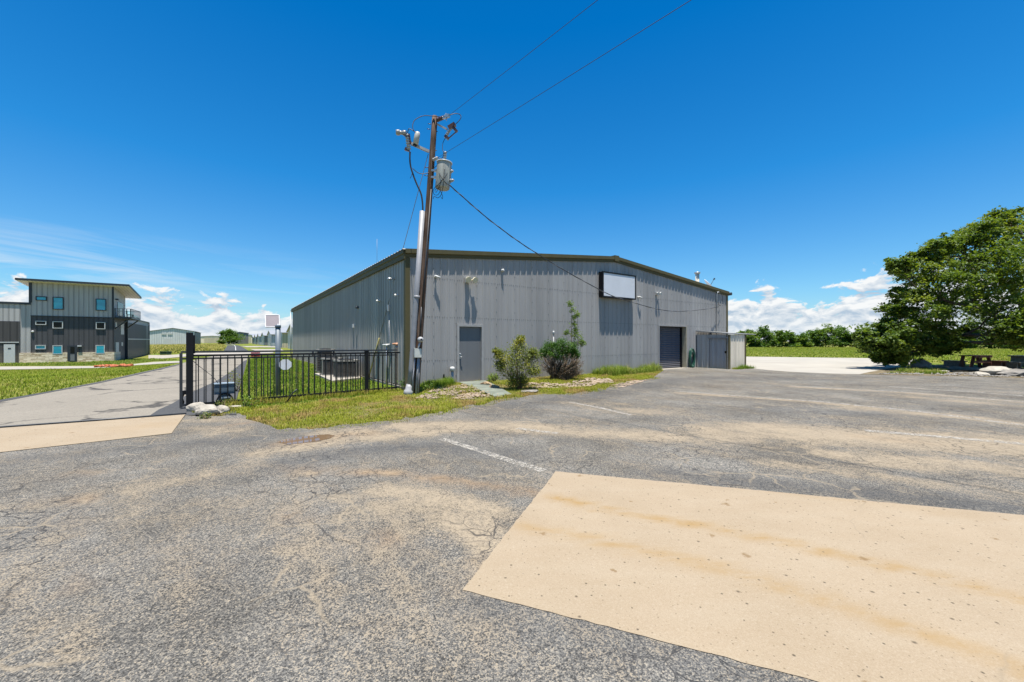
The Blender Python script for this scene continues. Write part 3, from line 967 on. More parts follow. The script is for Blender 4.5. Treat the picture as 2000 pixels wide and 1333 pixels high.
# roof with ribs running down the slope; the rib ends make the toothed eave
rf = MB()
k = 0
bps = []
q = 0.10
while q > -DEP - 0.05:
    for u, h_ in ((0.0, 0.0), (-0.028, 0.035), (-0.062, 0.035), (-0.09, 0.0)):
        bps.append((q + u, h_))
    q -= PITCH
for (b0_, h0), (b1_, h1) in zip(bps, bps[1:]):
    for a0, a1 in ((-0.16, WID / 2), (WID / 2, WID + 0.16)):
        za, zb = (EAVE + 0.03 - 0.015, PEAK + 0.03) if a0 < 1 else (PEAK + 0.03, EAVE + 0.015)
        rf.quad(FW.p(a0, b0_, za + h0), FW.p(a1, b0_, zb + h0), FW.p(a1, b1_, zb + h1), FW.p(a0, b1_, za + h1))
rf.build('roof', M['roof'], bld)

# rake trim along the gable: upper face stands out, lower lip tucks back under
rk = MB()
prof = [(0.0, 0.055), (0.125, 0.055), (0.125, -0.10), (0.062, -0.125), (0.058, -0.235), (0.034, -0.235), (0.034, -0.06), (0.0, -0.06)]
for a0, a1 in ((-0.06, WID / 2), (WID / 2, WID + 0.06)):
    n_ = len(prof)
    b_ = len(rk.v)
    for a in (a0, a1):
        for bo, dz in prof:
            rk.v.append(FW.p(a, bo, gtop(a) + dz))
    for i in range(n_):
        j = (i + 1) % n_
        rk.face((b_ + i, b_ + j, b_ + n_ + j, b_ + n_ + i))
    rk.face([b_ + i for i in range(n_)])
    rk.face([b_ + n_ + i for i in range(n_)])
rk.build('rake_trim', M['olive'], bld)
ev = MB()
prof = [(-0.02, 0.0), (0.14, 0.0), (0.14, -0.12), (0.104, -0.15), (0.098, -0.30), (0.034, -0.30), (0.034, -0.06), (-0.02, -0.06)]
b_ = len(ev.v)
n_ = len(prof)
for a in (-0.05, DEP + 0.06):
    for bo, dz in prof:
        ev.v.append(FL.p(a, bo, EAVE + dz))
for i in range(n_):
    j = (i + 1) % n_
    ev.face((b_ + i, b_ + j, b_ + n_ + j, b_ + n_ + i))
ev.face([b_ + i for i in range(n_)])
ev.face([b_ + n_ + i for i in range(n_)])
ev.build('eave_trim', M['olive'], bld)
ct = MB()
ct.box(FW, -0.045, 0.13, 0.002, 0.042, ZB - 0.02, EAVE - 0.24)
ct.box(FW, -0.046, -0.002, -0.13, 0.001, ZB - 0.02, EAVE - 0.30)
ct.build('corner_trim', M['olive'], bld)
ct = MB()
ct.box(FW, WID - 0.13, WID + 0.045, 0.002, 0.042, ZB - 0.02, EAVE - 0.24)
ct.build('corner_trim', M['olive'], bld)
gt = MB()
gt.tube([FW.p(WID + 0.14, 0.22, EAVE - 0.1), FW.p(WID + 0.14, -DEP, EAVE - 0.1)], 0.10, 12)
gt.build('gutter', M['darkfascia'], bld)
# stub bracket and downpipe at the far end of the long side
dn = MB()
dn.tube([FL.p(-0.25, 0.14, EAVE - 0.22), FL.p(-0.25, 0.14, 0.1)], 0.055, 8)
dn.box(FL, -0.6, 0.1, 0.03, 0.16, EAVE - 0.20, EAVE - 0.08)
dn.build('downspout', M['white'], bld)
# peak cap and clips on the rake
pc = MB()
pc.box(FW, WID / 2 - 0.16, WID / 2 + 0.16, 0.126, 0.145, PEAK - 0.2, PEAK + 0.09)
pc.box(FW, WID / 2 - 0.16, WID / 2 + 0.16, -0.3, 0.126, PEAK + 0.062, PEAK + 0.092)
pc.build('ridge_cap', M['olive'], bld)
# screw heads on the panels
sc_ = MB()
rs = random.Random(5)
for z in (1.0, 2.62, 4.05):
    a = 0.12
    while a < WID - 0.2:
        for da in (0.076, 0.155, 0.25):
            q = a + da
            zz = z + rs.uniform(-.012, .012)
            if not (aD0 - .1 < q < aD1 + .1 and zz < zDt + .1) and not (RH0 - .1 < q < RH1 + .1 and zz < zR1 + .1):
                sc_.box(FW, q - 0.009, q + 0.009, 0.0, 0.009, zz - 0.009, zz + 0.009)
        a += PITCH
for kk in range(0, 72, 3):
    a = 0.12 + kk * PITCH
    z = 0.4
    while z < gtop(a) - 0.5:
        if not (aD0 - .1 < a < aD1 + .1 and z < zDt + .1) and not (RH0 - .1 < a < RH1 + .1 and z < zR1 + .1):
            sc_.box(FW, a - 0.010, a + 0.010, 0.03, 0.04, z - 0.010, z + 0.010)
        z += 0.5
tag(sc_.build('panel_screws', M['darkgrey_metal'], bld), kind='stuff')

# the walk-in door
df = MB()
df.box(FW, aD0 - 0.07, aD0 + 0.025, -0.16, 0.045, 0.05, zDt + 0.06)
df.box(FW, aD1 - 0.025, aD1 + 0.07, -0.16, 0.045, 0.05, zDt + 0.06)
df.box(FW, aD0 + 0.025, aD1 - 0.025, -0.16, 0.047, zDt - 0.02, zDt + 0.062)
dfo = df.build('door_frame', M['frame'], bld)
dr = MB()
dr.box(FW, aD0 + 0.026, aD1 - 0.026, -0.09, -0.045, 0.14, zDt - 0.022)
door = dr.build('door', M['door'], bld)
tag(door, 'dull blue grey steel door with a lever lock')
hn = MB()
hz = FW.px(901, 695)[1]
hn.box(FW, aD0 + 0.06, aD0 + 0.13, -0.045, -0.03, hz - 0.12, hz + 0.10)
hn.tube([FW.p(aD0 + 0.095, -0.03, hz + 0.06), FW.p(aD0 + 0.095, 0.03, hz + 0.06)], [0.035, 0.03], 10)
hn.tube([FW.p(aD0 + 0.095, -0.03, hz - 0.05), FW.p(aD0 + 0.095, 0.02, hz - 0.05), FW.p(aD0 + 0.17, 0.03, hz - 0.06)], 0.014, 8)
hn.build('handle', M['steel'], door)
th = MB()
th.box(FW, aD0 - 0.1, aD1 + 0.1, -0.2, 0.09, 0.04, 0.14)
th.build('door_sill', M['concrete'], bld)

# roller door: corrugated slats set back in the opening
rd = MB()
n_ = 22
zt = zR1 - 0.05
for i in range(n_ * 4):
    z0 = zR0 + 0.05 + (zt - zR0 - 0.05) * i / (n_ * 4)
    z1 = zR0 + 0.05 + (zt - zR0 - 0.05) * (i + 1) / (n_ * 4)
    y0 = -0.30 + 0.022 * math.sin(i * math.pi / 2)
    y1 = -0.30 + 0.022 * math.sin((i + 1) * math.pi / 2)
    rd.quad(FW.p(RH0 - 0.1, y0, z0), FW.p(RH1 - 0.02, y0, z0), FW.p(RH1 - 0.02, y1, z1), FW.p(RH0 - 0.1, y1, z1))
rdo = rd.build('roller_door', M['rollup'], bld)
bb = MB()
bb.box(FW, RH0 - 0.05, RH1 - 0.10, -0.33, -0.26, zR0 + 0.005, zR0 + 0.075)
bb.build('bottom_bar', M['darkgrey_metal'], rdo)
gd = MB()
gd.box(FW, RH1 - 0.14, RH1 - 0.06, -0.31, -0.2, zR0, zR1 - 0.06)
gd.build('guide_rail', M['black'], rdo)
ro = MB()
ro.box(FW, RH0 - 0.05, RH0 + 0.02, -0.42, 0.045, ZB, zR1 + 0.06)
ro.box(FW, RH0 + 0.02, RH1 - 0.02, -0.42, 0.045, zR1 - 0.015, zR1 + 0.06)
ro.build('opening_trim', M['wall'], bld)
ro = MB()
ro.box(FW, RH1 - 0.02, RH1 + 0.06, -0.42, 0.045, ZB, zR1 + 0.06)
ro.build('opening_trim', plain('tan_jamb', (0.33, 0.30, 0.22), 0.6), bld)
ro = MB()
ro.box(FW, RH0 - 0.1, RH1 + 0.1, -0.45, 0.35, 0.03, 0.135)
ro.build('door_sill', M['concrete'], bld)


# ------------------------------------------------------------------ things on and by the warehouse
def wall_thing(name, label, cat, px, py, fr=FW, group=None):
    a, z = fr.px(px, py)
    return thing(name, label, cat, fr.p(a, 0.03, z), group), a, z


# blank sign box
a0, z1 = FW.px(1178, 531.5, 0.28)
a1, _ = FW.px(1240.6, 540, 0.28)
_, z0 = FW.px(1178, 579, 0.28)
sg = thing('sign_box', 'blank white rectangular sign in a deep black frame high on the warehouse front', 'sign', FW.p((a0 + a1) / 2, 0.03, z0))
MB().box(FW, a0 - 0.03, a1 + 0.03, 0.035, 0.262, z0 - 0.03, z1 + 0.03).build('cabinet', M['black'], sg)
fm = MB()
w_ = 0.06
fm.box(FW, a0 - 0.04, a1 + 0.04, 0.264, 0.300, z1 - w_ + 0.03, z1 + 0.04)
fm.box(FW, a0 - 0.04, a1 + 0.04, 0.264, 0.300, z0 - 0.04, z0 + w_ - 0.03)
fm.box(FW, a0 - 0.04, a0 + w_ - 0.03, 0.264, 0.300, z0 + w_ - 0.03, z1 - w_ + 0.03)
fm.box(FW, a1 - w_ + 0.03, a1 + 0.04, 0.264, 0.300, z0 + w_ - 0.03, z1 - w_ + 0.03)
fm.build('frame', M['black'], sg)
MB().box(FW, a0 + 0.032, a1 - 0.032, 0.264, 0.285, z0 + 0.032, z1 - 0.032).build('panel', M['signface'], sg)


def flood(px, py, label, s=1.0):
    o, a, z = wall_thing('floodlight', label, 'floodlight', px, py, group='twin floodlights on the front wall')
    MB().box(FW, a - 0.07 * s, a + 0.07 * s, 0.002, 0.09 * s, z - 0.08 * s, z + 0.08 * s).build('junction_box', M['white'], o)
    for k, da in enumerate((-0.02, 0.20)):
        b_ = MB()
        b_.tube([FW.p(a + (da if k else -0.02) * s * 0.4, 0.08 * s, z), FW.p(a + da * s, 0.12 * s, z + 0.01)], 0.022 * s, 8)
        b_.lathe(FW.p(a + da * s, 0.09 * s, z + 0.03 * s), (FW.p(0, 1, 0) - FW.p(0, 0, 0)) + Vector((0.15 if k else -.1, 0, -0.32)),
                 [(0.0, 0.04 * s), (0.04 * s, 0.07 * s), (0.10 * s, 0.095 * s), (0.12 * s, 0.095 * s)], 14)
        b_.build('lamp_head', plain('cream_lamp', (0.62, 0.55, 0.38), 0.45) if s > 1 else M['white'], o)


flood(911, 548, 'cream twin-headed floodlight on the wall above the grey steel door', 1.25)
flood(1281, 574, 'small white twin floodlight on the wall above the left edge of the roller door', 0.95)


def camera_fix(px, py, label, fr=FW, right=1):
    o, a, z = wall_thing('security_camera', label, 'security camera', px, py, fr, 'security cameras on the warehouse walls')
    MB().lathe(fr.p(a, 0.0, z), fr.p(0, 1, 0) - fr.p(0, 0, 0), [(0, 0.05), (0.03, 0.05), (0.035, 0.02), (0.10, 0.02)], 12).build('mount', M['white'], o)
    MB().tube([fr.p(a - 0.05 * right, 0.10, z + 0.02), fr.p(a + 0.13 * right, 0.17, z - 0.05)], [0.036, 0.036], 10).build('body', M['white'], o)


camera_fix(850, 541, 'white bullet camera on the front wall right beside the utility pole')
camera_fix(1246, 581, 'white bullet camera at the lower right corner of the blank sign')
camera_fix(778, 577, 'white bullet camera high on the long side wall, nearest the corner', FL, 1)
camera_fix(742, 588, 'white bullet camera on the long side wall, left of the corner one', FL, 1)

o, a, z = wall_thing('wall_light', 'tiny round white light under the eave, right of the cream floodlight', 'light', 980, 529)
MB().lathe(FW.p(a, 0, z), FW.p(0, 1, 0) - FW.p(0, 0, 0), [(0, 0.06), (0.03, 0.06), (0.12, 0.055), (0.16, 0.03)], 12).build('lamp', M['white'], o)
o, a, z = wall_thing('wall_light', 'small grey lamp on a bracket high on the long side wall', 'light', 771, 546, FL)
mb = MB()
mb.tube([FL.p(a, 0, z), FL.p(a, 0.22, z + 0.03)], 0.02, 6)
mb.lathe(FL.p(a, 0.2, z + 0.06), (0, 0, -1), [(0, 0.03), (0.05, 0.08), (0.09, 0.08)], 12)
mb.build('lamp', M['steel'], o)
o, a, z = wall_thing('wall_box', 'narrow grey conduit box on the long side wall under the cameras', 'box', 762, 602, FL)
MB().box(FL, a - 0.07, a + 0.07, 0.0, 0.10, z - 0.12, z + 0.12).build('box', M['steel'], o)
MB().tube([FL.p(a, 0.04, z - 0.12), FL.p(a, 0.04, 0.4)], 0.014, 6).build('conduit', M['steel'], o)
o, a, z = wall_thing('wall_light', 'small dark lamp alone in the middle of the long side wall', 'light', 700, 601, FL)
MB().lathe(FL.p(a, 0, z), FL.p(0, 1, 0) - FL.p(0, 0, 0), [(0, 0.07), (0.04, 0.07), (0.14, 0.05)], 10).build('lamp', M['darkgrey_metal'], o)
o, a, z = wall_thing('wall_outlet', 'small pale outlet box low on the long side wall above the air conditioners', 'outlet', 692, 637, FL)
MB().box(FL, a - 0.09, a + 0.09, 0.0, 0.09, z - 0.09, z + 0.09).build('box', M['white'], o)

# thin whip aerial
a, z = FL.px(741, 503)
MB().tube([FL.p(a, 0.1, EAVE - 0.2), FL.p(a, 0.1, EAVE + 1.05)], 0.006, 5).build('mast', M['copper'],
    thing('antenna', 'thin whip aerial standing on the eave of the long side wall', 'antenna', FL.p(a, 0.1, EAVE - 0.2)))

# vent pipe, taps
def post_pipe(name, label, cat, px, ytop, ybot, r, cap):
    a, z1 = FW.px(px, ytop, 0.12)
    z0 = 0.05
    o = thing(name, label, cat, FW.p(a, 0.16, z0))
    MB().tube([FW.p(a, 0.16, z0), FW.p(a, 0.16, z1)], r, 12).build('pipe', M['fibre'], o)
    MB().lathe(FW.p(a, 0.16, z1 - 0.02), (0, 0, 1), [(0, r * 1.1), (0.005, r * 1.7), (0.12, r * 1.7), (0.16, r * 1.2)], 14).build('cap', cap, o)


post_pipe('vent_pipe', 'grey upright pipe with a white cap left of the grey steel door', 'pipe', 882.5, 724, 745, 0.055, M['white'])
post_pipe('faucet', 'thin short black tap pipe left of the capped vent pipe', 'tap', 866, 738, 750, 0.018, M['black'])
post_pipe('stub_pipe', 'small grey pipe with a white tip rising behind the dark shrub', 'pipe', 1080, 653, 700, 0.025, M['white'])

# coiled hose
a, z = FW.px(1347.5, 701)
hs = thing('garden_hose', 'dark green garden hose coiled on the wall right of the roller door', 'hose', FW.p(a, 0.1, z))
mb = MB()
rng = random.Random(2)
pts = []
for i in range(12 * 16):
    q = i / 16 * 2 * math.pi
    rr = 0.62 + 0.12 * math.sin(q * 0.37) + rng.uniform(-.01, .01)
    pts.append(FW.p(a + math.cos(q) * rr * 0.36, 0.10 + 0.05 * math.sin(q * 0.53) + 0.03, z - 0.02 + math.sin(q) * rr * 0.86))
mb.tube(pts, 0.024, 6)
mb.build('coil', M['hose'], hs)
MB().box(FW, a - 0.05, a + 0.05, 0.0, 0.2, z + 0.32, z + 0.42).build('hook', M['darkgrey_metal'], hs)

# service entrance pipe near the right corner with wire loop
a, z = FW.px(1398, 574)
sp = thing('service_mast', 'thin grey service conduit with a loop of black cable near the right corner', 'conduit', FW.p(a, 0.08, 2.2))
MB().tube([FW.p(a, 0.07, 2.15), FW.p(a, 0.07, z), FW.p(a + 0.02, 0.10, z + 0.08), FW.p(a + 0.1, 0.16, z + 0.09)], 0.035, 8).build('conduit', M['steel'], sp)
lp = [FW.p(a + 0.1 + 0.36 * math.sin(q) * (1 if q < 3.14 else 0.6), 0.2, z - 0.36 + 0.42 * math.cos(q)) for q in [i * 0.3 for i in range(15)]]
MB().tube(lp, 0.013, 5).build('cable_loop', M['rubber'], sp)
SERV = (a + 0.05, 0.18, FW.px(1399, 600)[1])

# lean-to shed
aS, _ = FW.px(1360, 690)
P_ = 1.95
aS1 = aS + 1.85
sh = thing('shed', 'low grey corrugated lean-to shed with a flat pale roof, beside the roller door', 'shed', FW.p(aS, 0, 0.1))
FSl = Fr((FW.p(aS, 0.04, 0).x, FW.p(aS, 0.04, 0).y), NV)      # its left side: a runs out of the wall
zs = 2.10
dA0, dA1 = 0.78, 1.84
s1 = MB()
ribbed(s1, FSl, 0.0, P_, 0.07, lambda q: zs, [(dA0, dA1, 0.0, 1.86)], ph=0.05)
s1.build('side_wall', panel_paint('shed_grey_panel', (0.40, 0.395, 0.38)), sh)
s2 = MB()
FSf = Fr((FW.p(aS, P_, 0).x, FW.p(aS, P_, 0).y), D2)
ribbed(s2, FSf, 0.14, 1.85, 0.07, lambda q: zs, ph=0.2)
s2.build('front_wall', panel_paint('shed_tan_panel', (0.72, 0.64, 0.51)), sh)
s3 = MB()
FSr = Fr((FW.p(aS1, P_, 0).x, FW.p(aS1, P_, 0).y), (-NV[0], -NV[1]))
s3.quad(FSr.p(0, 0, 0.07), FSr.p(P_ - 0.05, 0, 0.07), FSr.p(P_ - 0.05, 0, zs), FSr.p(0, 0, zs))
s3.build('side_wall', M['wall'], sh)
s4 = MB()
ribbed(s4, FSl, dA0 + 0.01, dA1 - 0.01, 0.10, lambda q: 1.84, ph=0.05, b=-0.02)
sdo = s4.build('door', panel_paint('shed_door_panel', (0.34, 0.345, 0.35)), sh)
MB().box(FSl, dA1 - 0.12, dA1 - 0.05, 0.012, 0.05, 1.02, 1.14).build('handle', M['black'], sdo)
MB().box(FSl, dA0 - 0.05, dA1 + 0.03, 0.034, 0.07, 1.87, 1.93).build('door_header', M['wall'], sh)
s5 = MB()
s5.box(FSf, -0.03, 0.14, -0.10, 0.045, 0.05, zs)
s5.build('corner_post', M['olive'], sh)
s5 = MB()
s5.box(FSf, 1.85, 1.96, -0.10, 0.045, 0.05, zs)
s5.build('corner_post', M['olive'], sh)
s6 = MB()
s6.hexa([FW.p(aS - 0.12, 0.045, 2.30), FW.p(aS1 + 1.25, 0.045, 2.20), FW.p(aS1 + 1.25, P_ + 0.07, 2.10), FW.p(aS - 0.12, P_ + 0.07, 2.12),
         FW.p(aS - 0.12, 0.045, 2.36), FW.p(aS1 + 1.25, 0.045, 2.25), FW.p(aS1 + 1.25, P_ + 0.07, 2.15), FW.p(aS - 0.12, P_ + 0.07, 2.18)])
s6.build('roof', M['roof'], sh)

# roof vent and dish
a, z = FW.px(1362, 550, -2.0)
zr = gtop(a) + 0.05
vt = thing('roof_vent', 'pale square roof vent with a cap near the right end of the roof', 'vent', FW.p(a, -2.0, zr))
zt = FW.px(1362, 532, -2.0)[1]
MB().tube([FW.p(a, -2.0, zr - 0.1), FW.p(a, -2.0, zt - 0.14)], 0.13, 12).build('stack', plain('cream_vent', (0.55, 0.50, 0.40), 0.5), vt)
MB().lathe(FW.p(a, -2.0, zt - 0.12), (0, 0, 1), [(0, 0.17), (0.1, 0.21), (0.15, 0.05)], 14).build('cap', M['steel'], vt)
a, z = FW.px(1381, 548, -1.2)
ds = thing('satellite_dish', 'grey satellite dish tilted on the roof beside the pale vent', 'satellite dish', FW.p(a, -1.2, gtop(a)))
mb = MB()
cdish = FW.p(a, -1.2, gtop(a) + 0.62)
axd = Vector((0.75, -0.35, 0.75)).normalized()
mb.lathe(cdish, axd, [(0.0, 0.02), (0.02, 0.14), (0.06, 0.26), (0.11, 0.36), (0.115, 0.37), (0.09, 0.35), (0.045, 0.25), (0.015, 0.1)], 20)
mb.build('dish', M['signgrey'], ds)
MB().tube([cdish - axd * 0.02, FW.p(a, -1.2, gtop(a) - 0.05)], 0.03, 8).build('mast', M['darkgrey_metal'], ds)
mb = MB()
tip = cdish + axd * 0.42 + Vector((0.12, 0, 0.05))
mb.tube([cdish + Vector((0.1, 0, -0.3)), tip], 0.018, 6)
mb.beam(tip - axd * 0.03, tip + axd * 0.08, 0.09, 0.09)
mb.build('feed_arm', M['darkgrey_metal'], ds)

# condensers on their pad
pads = thing('equipment_pad', 'flat pale concrete pad under the three air conditioners', 'concrete pad', G(650, 745))
pq = [G(614, 732), G(648, 747.5), G(705, 741), G(690, 727)]
mb = MB()
mb.hexa([q + Vector((0, 0, -0.1)) for q in pq] + [q + Vector((0, 0, 0.07)) for q in pq])
mb.build('slab', M['concrete'], pads)


def condenser(px, py, w, h, label):
    g_ = G(px, py) + Vector((0, 0, 0.07))
    o = thing('air_conditioner', label, 'air conditioner', g_, 'air conditioners on the pad')
    n_ = 8
    ang0 = math.atan2(D2[1], D2[0]) + math.pi / 8

    def ring(r, z, rnd=1.0):
        out = []
        for k_ in range(4):
            for dq in (-0.22, 0.22):
                q = math.atan2(D2[1], D2[0]) + math.pi / 4 + k_ * math.pi / 2 + dq
                out.append(g_ + Vector((math.cos(q) * r * 1.26, math.sin(q) * r * 1.26, z)))
        return out

    def pr(mb, r, z0, z1):
        b_ = len(mb.v)
        mb.v += ring(r, z0) + ring(r, z1)
        for i in range(8):
            j = (i + 1) % 8
            mb.face((b_ + i, b_ + j, b_ + 8 + j, b_ + 8 + i))
        mb.face(range(b_, b_ + 8))
        mb.face(range(b_ + 8, b_ + 16))
    a_ = MB()
    pr(a_, w / 2 - 0.02, 0.05, h - 0.06)
    a_.build('coil', M['black'], o)
    b_ = MB()
    nl = 11
    for i in range(nl):
        z = 0.08 + (h - 0.2) * i / nl
        pr(b_, w / 2, z, z + (h - 0.2) / nl * 0.42)
    b_.build('louvre', M['acgrill'], o)
    c_ = MB()
    pr(c_, w / 2 + 0.01, 0.0, 0.05)
    pr(c_, w / 2 + 0.015, h - 0.07, h)
    for i, q in enumerate(ring(w / 2 + 0.004, 0)[::2]):
        c_.beam(q + Vector((0, 0, 0.03)), q + Vector((0, 0, h - 0.05)), 0.04, 0.04)
    c_.build('case', M['ac'], o)
    d_ = MB()
    d_.lathe(g_ + Vector((0, 0, h)), (0, 0, 1), [(0, w * 0.36), (0.03, w * 0.34), (0.05, w * 0.1), (0.06, 0.05)], 18)
    d_.build('fan_guard', M['black'], o)


condenser(676, 739, 0.95, 0.78, 'boxy brown louvred air conditioner nearest the fence post')
condenser(648, 735, 0.85, 0.82, 'boxy brown air conditioner in the middle, partly behind the nearest one')
condenser(635, 728, 0.85, 1.20, 'tall dark louvred air conditioner at the far left of the pad')

# standpipes by the corner
def standpipe(px, pyt, pyb, label, topm, wood):
    g_ = G(px, pyb)
    o = thing('standpipe', label, 'standpipe', g_, 'standpipes by the corner')
    zt_ = at(px, pyt, g_.y).z
    MB().tube([g_, (g_.x, g_.y, zt_)], 0.03, 8).build('pipe', M['steel'], o)
    mb = MB()
    mb.tube([(g_.x, g_.y, zt_ - 0.03), (g_.x, g_.y, zt_ + 0.07)], 0.05, 8)
    mb.tube([(g_.x - 0.16, g_.y, zt_ + 0.03), (g_.x + 0.12, g_.y, zt_ + 0.05)], 0.035, 8)
    mb.build('valve', topm, o)
    if wood:
        MB().beam(g_, (g_.x, g_.y, zt_ - 0.1), 0.12, 0.12).build('wood_post', M['greywood'], o)


standpipe(755.5, 676, 752, 'thin steel standpipe with a white tap beside the long side wall', M['white'], False)
standpipe(775, 674, 756, 'standpipe with a faded orange tap strapped to a wooden post near the corner', plain('faded_orange', (0.55, 0.28, 0.16), 0.5), True)

# ------------------------------------------------------------------ utility pole
PB = G(811, 770)
YP = PB.y
pole = thing('utility_pole', 'tall leaning wooden utility pole with grey conduit, in front of the warehouse corner', 'utility pole', PB)
ptop = at(849.5, 228, YP)
pm = [PB + (ptop - PB) * (i / 12) + Vector((0, 0, -0.3 if i == 0 else 0)) for i in range(13)]
MB().tube(pm, [0.125 - 0.035 * i / 12 for i in range(13)], 16).build('shaft', M['polewood'], pole)


def pp(px, py, dy=0.0):
    return at(px, py, YP + dy)


cd = MB()
cd.tube([pp(800, 758, -0.15), pp(803.5, 720, -0.15), pp(813, 585, -0.14), pp(825, 413, -0.12)], 0.083, 14)
cd.tube([pp(814, 583, -0.14), pp(814.3, 578, -0.14)], 0.093, 14)
cd.build('conduit', M['conduit'], pole)
cb = MB()
cb.lathe(pp(798, 768, -0.15), (0.1, 0, 1), [(-0.12, 0.13), (0.0, 0.16), (0.08, 0.15), (0.12, 0.11), (0.2, 0.11), (0.21, 0.1), (0.28, 0.09)], 14)
cb.build('conduit_base', M['fibre'], pole)
rc = MB()
rc.tube([pp(806, 772, -0.18), pp(808, 725, -0.2), pp(810.5, 700, -0.2)], 0.022, 8)
rc.tube([pp(804, 772, -0.2), pp(806, 740, -0.22), pp(810, 712, -0.2)], 0.016, 8)
rc.tube([pp(816.5, 772, -0.17), pp(818, 740, -0.17), pp(819, 700, -0.17)], 0.018, 8)
rc.tube([pp(812.5, 772, -0.19), pp(815, 730, -0.19), pp(817, 698, -0.19)], 0.035, 8)
rc.build('riser_pipe', M['conduit'], pole)
rc = MB()
rc.tube([pp(824.5, 600, -0.13), pp(829, 540, -0.13), pp(842, 370, -0.12)], 0.02, 8)
rc.tube([pp(820, 660, -0.13), pp(823, 600, -0.13)], 0.024, 8)
rc.build('riser_pipe', M['rubber'], pole)

mt = thing('electric_meter', 'round glass electric meter above a cream box low on the leaning pole', 'meter', pp(815, 690, -0.2))
mb = MB()
mb.lathe(pp(820, 664, -0.14), (0.5, -1, 0.05), [(0, 0.075), (0.05, 0.09), (0.12, 0.09), (0.16, 0.07), (0.19, 0.03)], 18)
mb.build('dial', M['fibre'], mt)
MB().lathe(pp(820, 664, -0.14) + Vector((0.5, -1, 0.05)).normalized() * 0.192, (0.5, -1, 0.05), [(0, 0.03), (0.004, 0.03)], 10).build('register', M['black'], mt)
mb = MB()
f_ = Fr((pp(815, 690, -0.12).x, pp(815, 690, -0.12).y), (0.93, 0.36))
zb0, zb1 = pp(815, 698).z, pp(815, 681).z
mb.box(f_, -0.11, 0.11, 0.0, 0.17, zb0, zb1)
mb.build('box', M['boxgrey'], mt)
MB().tube([pp(820, 668, -0.14), pp(817, 682, -0.16)], 0.03, 8).build('neck', M['steel'], mt)

# arms and hardware near the top
arm = MB()
arm.beam(pp(838, 296.5, 0.02), pp(803, 281, -0.25), 0.075, 0.075)
arm.build('bracket_arm', M['fibre'], pole)
arm = MB()
arm.beam(pp(853, 242.5), pp(873, 253, -0.2), 0.05, 0.05)
arm.build('bracket_arm', M['fibre'], pole)


def insul(p, q, r, m, nsh=5):
    p, q = Vector(p), Vector(q)
    L_ = (q - p).length
    pr_ = [(0, r * 0.5)]
    for i in range(nsh):
        z = L_ * (i + 0.5) / nsh
        pr_ += [(z - L_ / nsh * 0.32, r * 0.62), (z, r), (z + L_ / nsh * 0.2, r * 0.62)]
    pr_ += [(L_, r * 0.5)]
    return MB().lathe(p, q - p, pr_, 14)


mb = MB()
mb.lathe(pp(811.5, 283, -0.25), pp(816, 259.5, -0.25) - pp(811.5, 283, -0.25), [(0, 0.05), (0.03, 0.085), (0.31, 0.085), (0.36, 0.07), (0.40, 0.06)], 14)
mb.build('lightning_arrester', plain('arrester_grey', (0.42, 0.40, 0.35), 0.5), pole)
MB().tube([pp(810, 286, -0.25), pp(812, 279, -0.25)], 0.06, 8).build('arrester_clamp', M['black'], pole)
insul(pp(795.5, 263, -0.25), pp(798.5, 294, -0.25), 0.075, M['porcelain'], 6).build('fuse_cutout', M['porcelain'], pole)
mb = MB()
mb.lathe(pp(774.5, 259, -0.25), pp(793, 260.5, -0.25) - pp(774.5, 259, -0.25), [(0, 0.085), (0.09, 0.09), (0.1, 0.06), (0.2, 0.06), (0.21, 0.08), (0.31, 0.08)], 12)
mb.build('cable_terminal', M['porcelain'], pole)
mb = MB()
mb.beam(pp(785, 258, -0.25), pp(799, 270, -0.25), 0.09, 0.1)
mb.beam(pp(799, 262, -0.25), pp(802, 282, -0.25), 0.05, 0.05)
mb.beam(pp(791, 291, -0.25), pp(800, 294, -0.25), 0.06, 0.1)
mb.beam(pp(796, 265, -0.25), pp(806, 283, -0.25), 0.03, 0.03)
mb.build('cutout_fitting', M['brownporc'], pole)
insul(pp(882.5, 248, -0.2), pp(870.5, 267, -0.2), 0.06, M['porcelain'], 5).build('fuse_cutout', M['porcelain'], pole)
mb = MB()
mb.beam(pp(876, 251, -0.2), pp(889, 243, -0.2), 0.12, 0.12)
mb.beam(pp(884, 248, -0.2), pp(892.5, 258, -0.2), 0.08, 0.08)
mb.beam(pp(869, 266, -0.2), pp(876, 272, -0.2), 0.1, 0.08)
mb.beam(pp(892, 257, -0.2), pp(875.5, 271.5, -0.2), 0.028, 0.028)
mb.build('cutout_fitting', M['brownporc'], pole)
insul(pp(853.5, 235.5, -0.05), pp(866, 230, -0.3), 0.065, M['brownporc'], 4).build('dead_end_insulator', M['brownporc'], pole)
mb = MB()
mb.beam(pp(866, 230, -0.3), pp(877, 226, -0.5), 0.07, 0.10)
mb.beam(pp(871, 222, -0.4), pp(872, 236, -0.4), 0.03, 0.03)
mb.beam(pp(868, 226, -0.4), pp(879, 229, -0.4), 0.04, 0.04)
mb.build('line_clamp', M['steel'], pole)
insul(pp(845.5, 313, -0.08), pp(855, 308.5, -0.25), 0.055, M['porcelain'], 3).build('neutral_insulator', M['porcelain'], pole)
for px_, py_, dx_ in ((842, 243, -6), (840, 253, -6), (837, 328, -7), (836, 344, -7), (851, 258, 4), (848, 295, 5)):
    MB().tube([pp(px_, py_), pp(px_ + dx_, py_ - 1)], 0.013, 5).build('pole_step', M['darkgrey_metal'], pole)


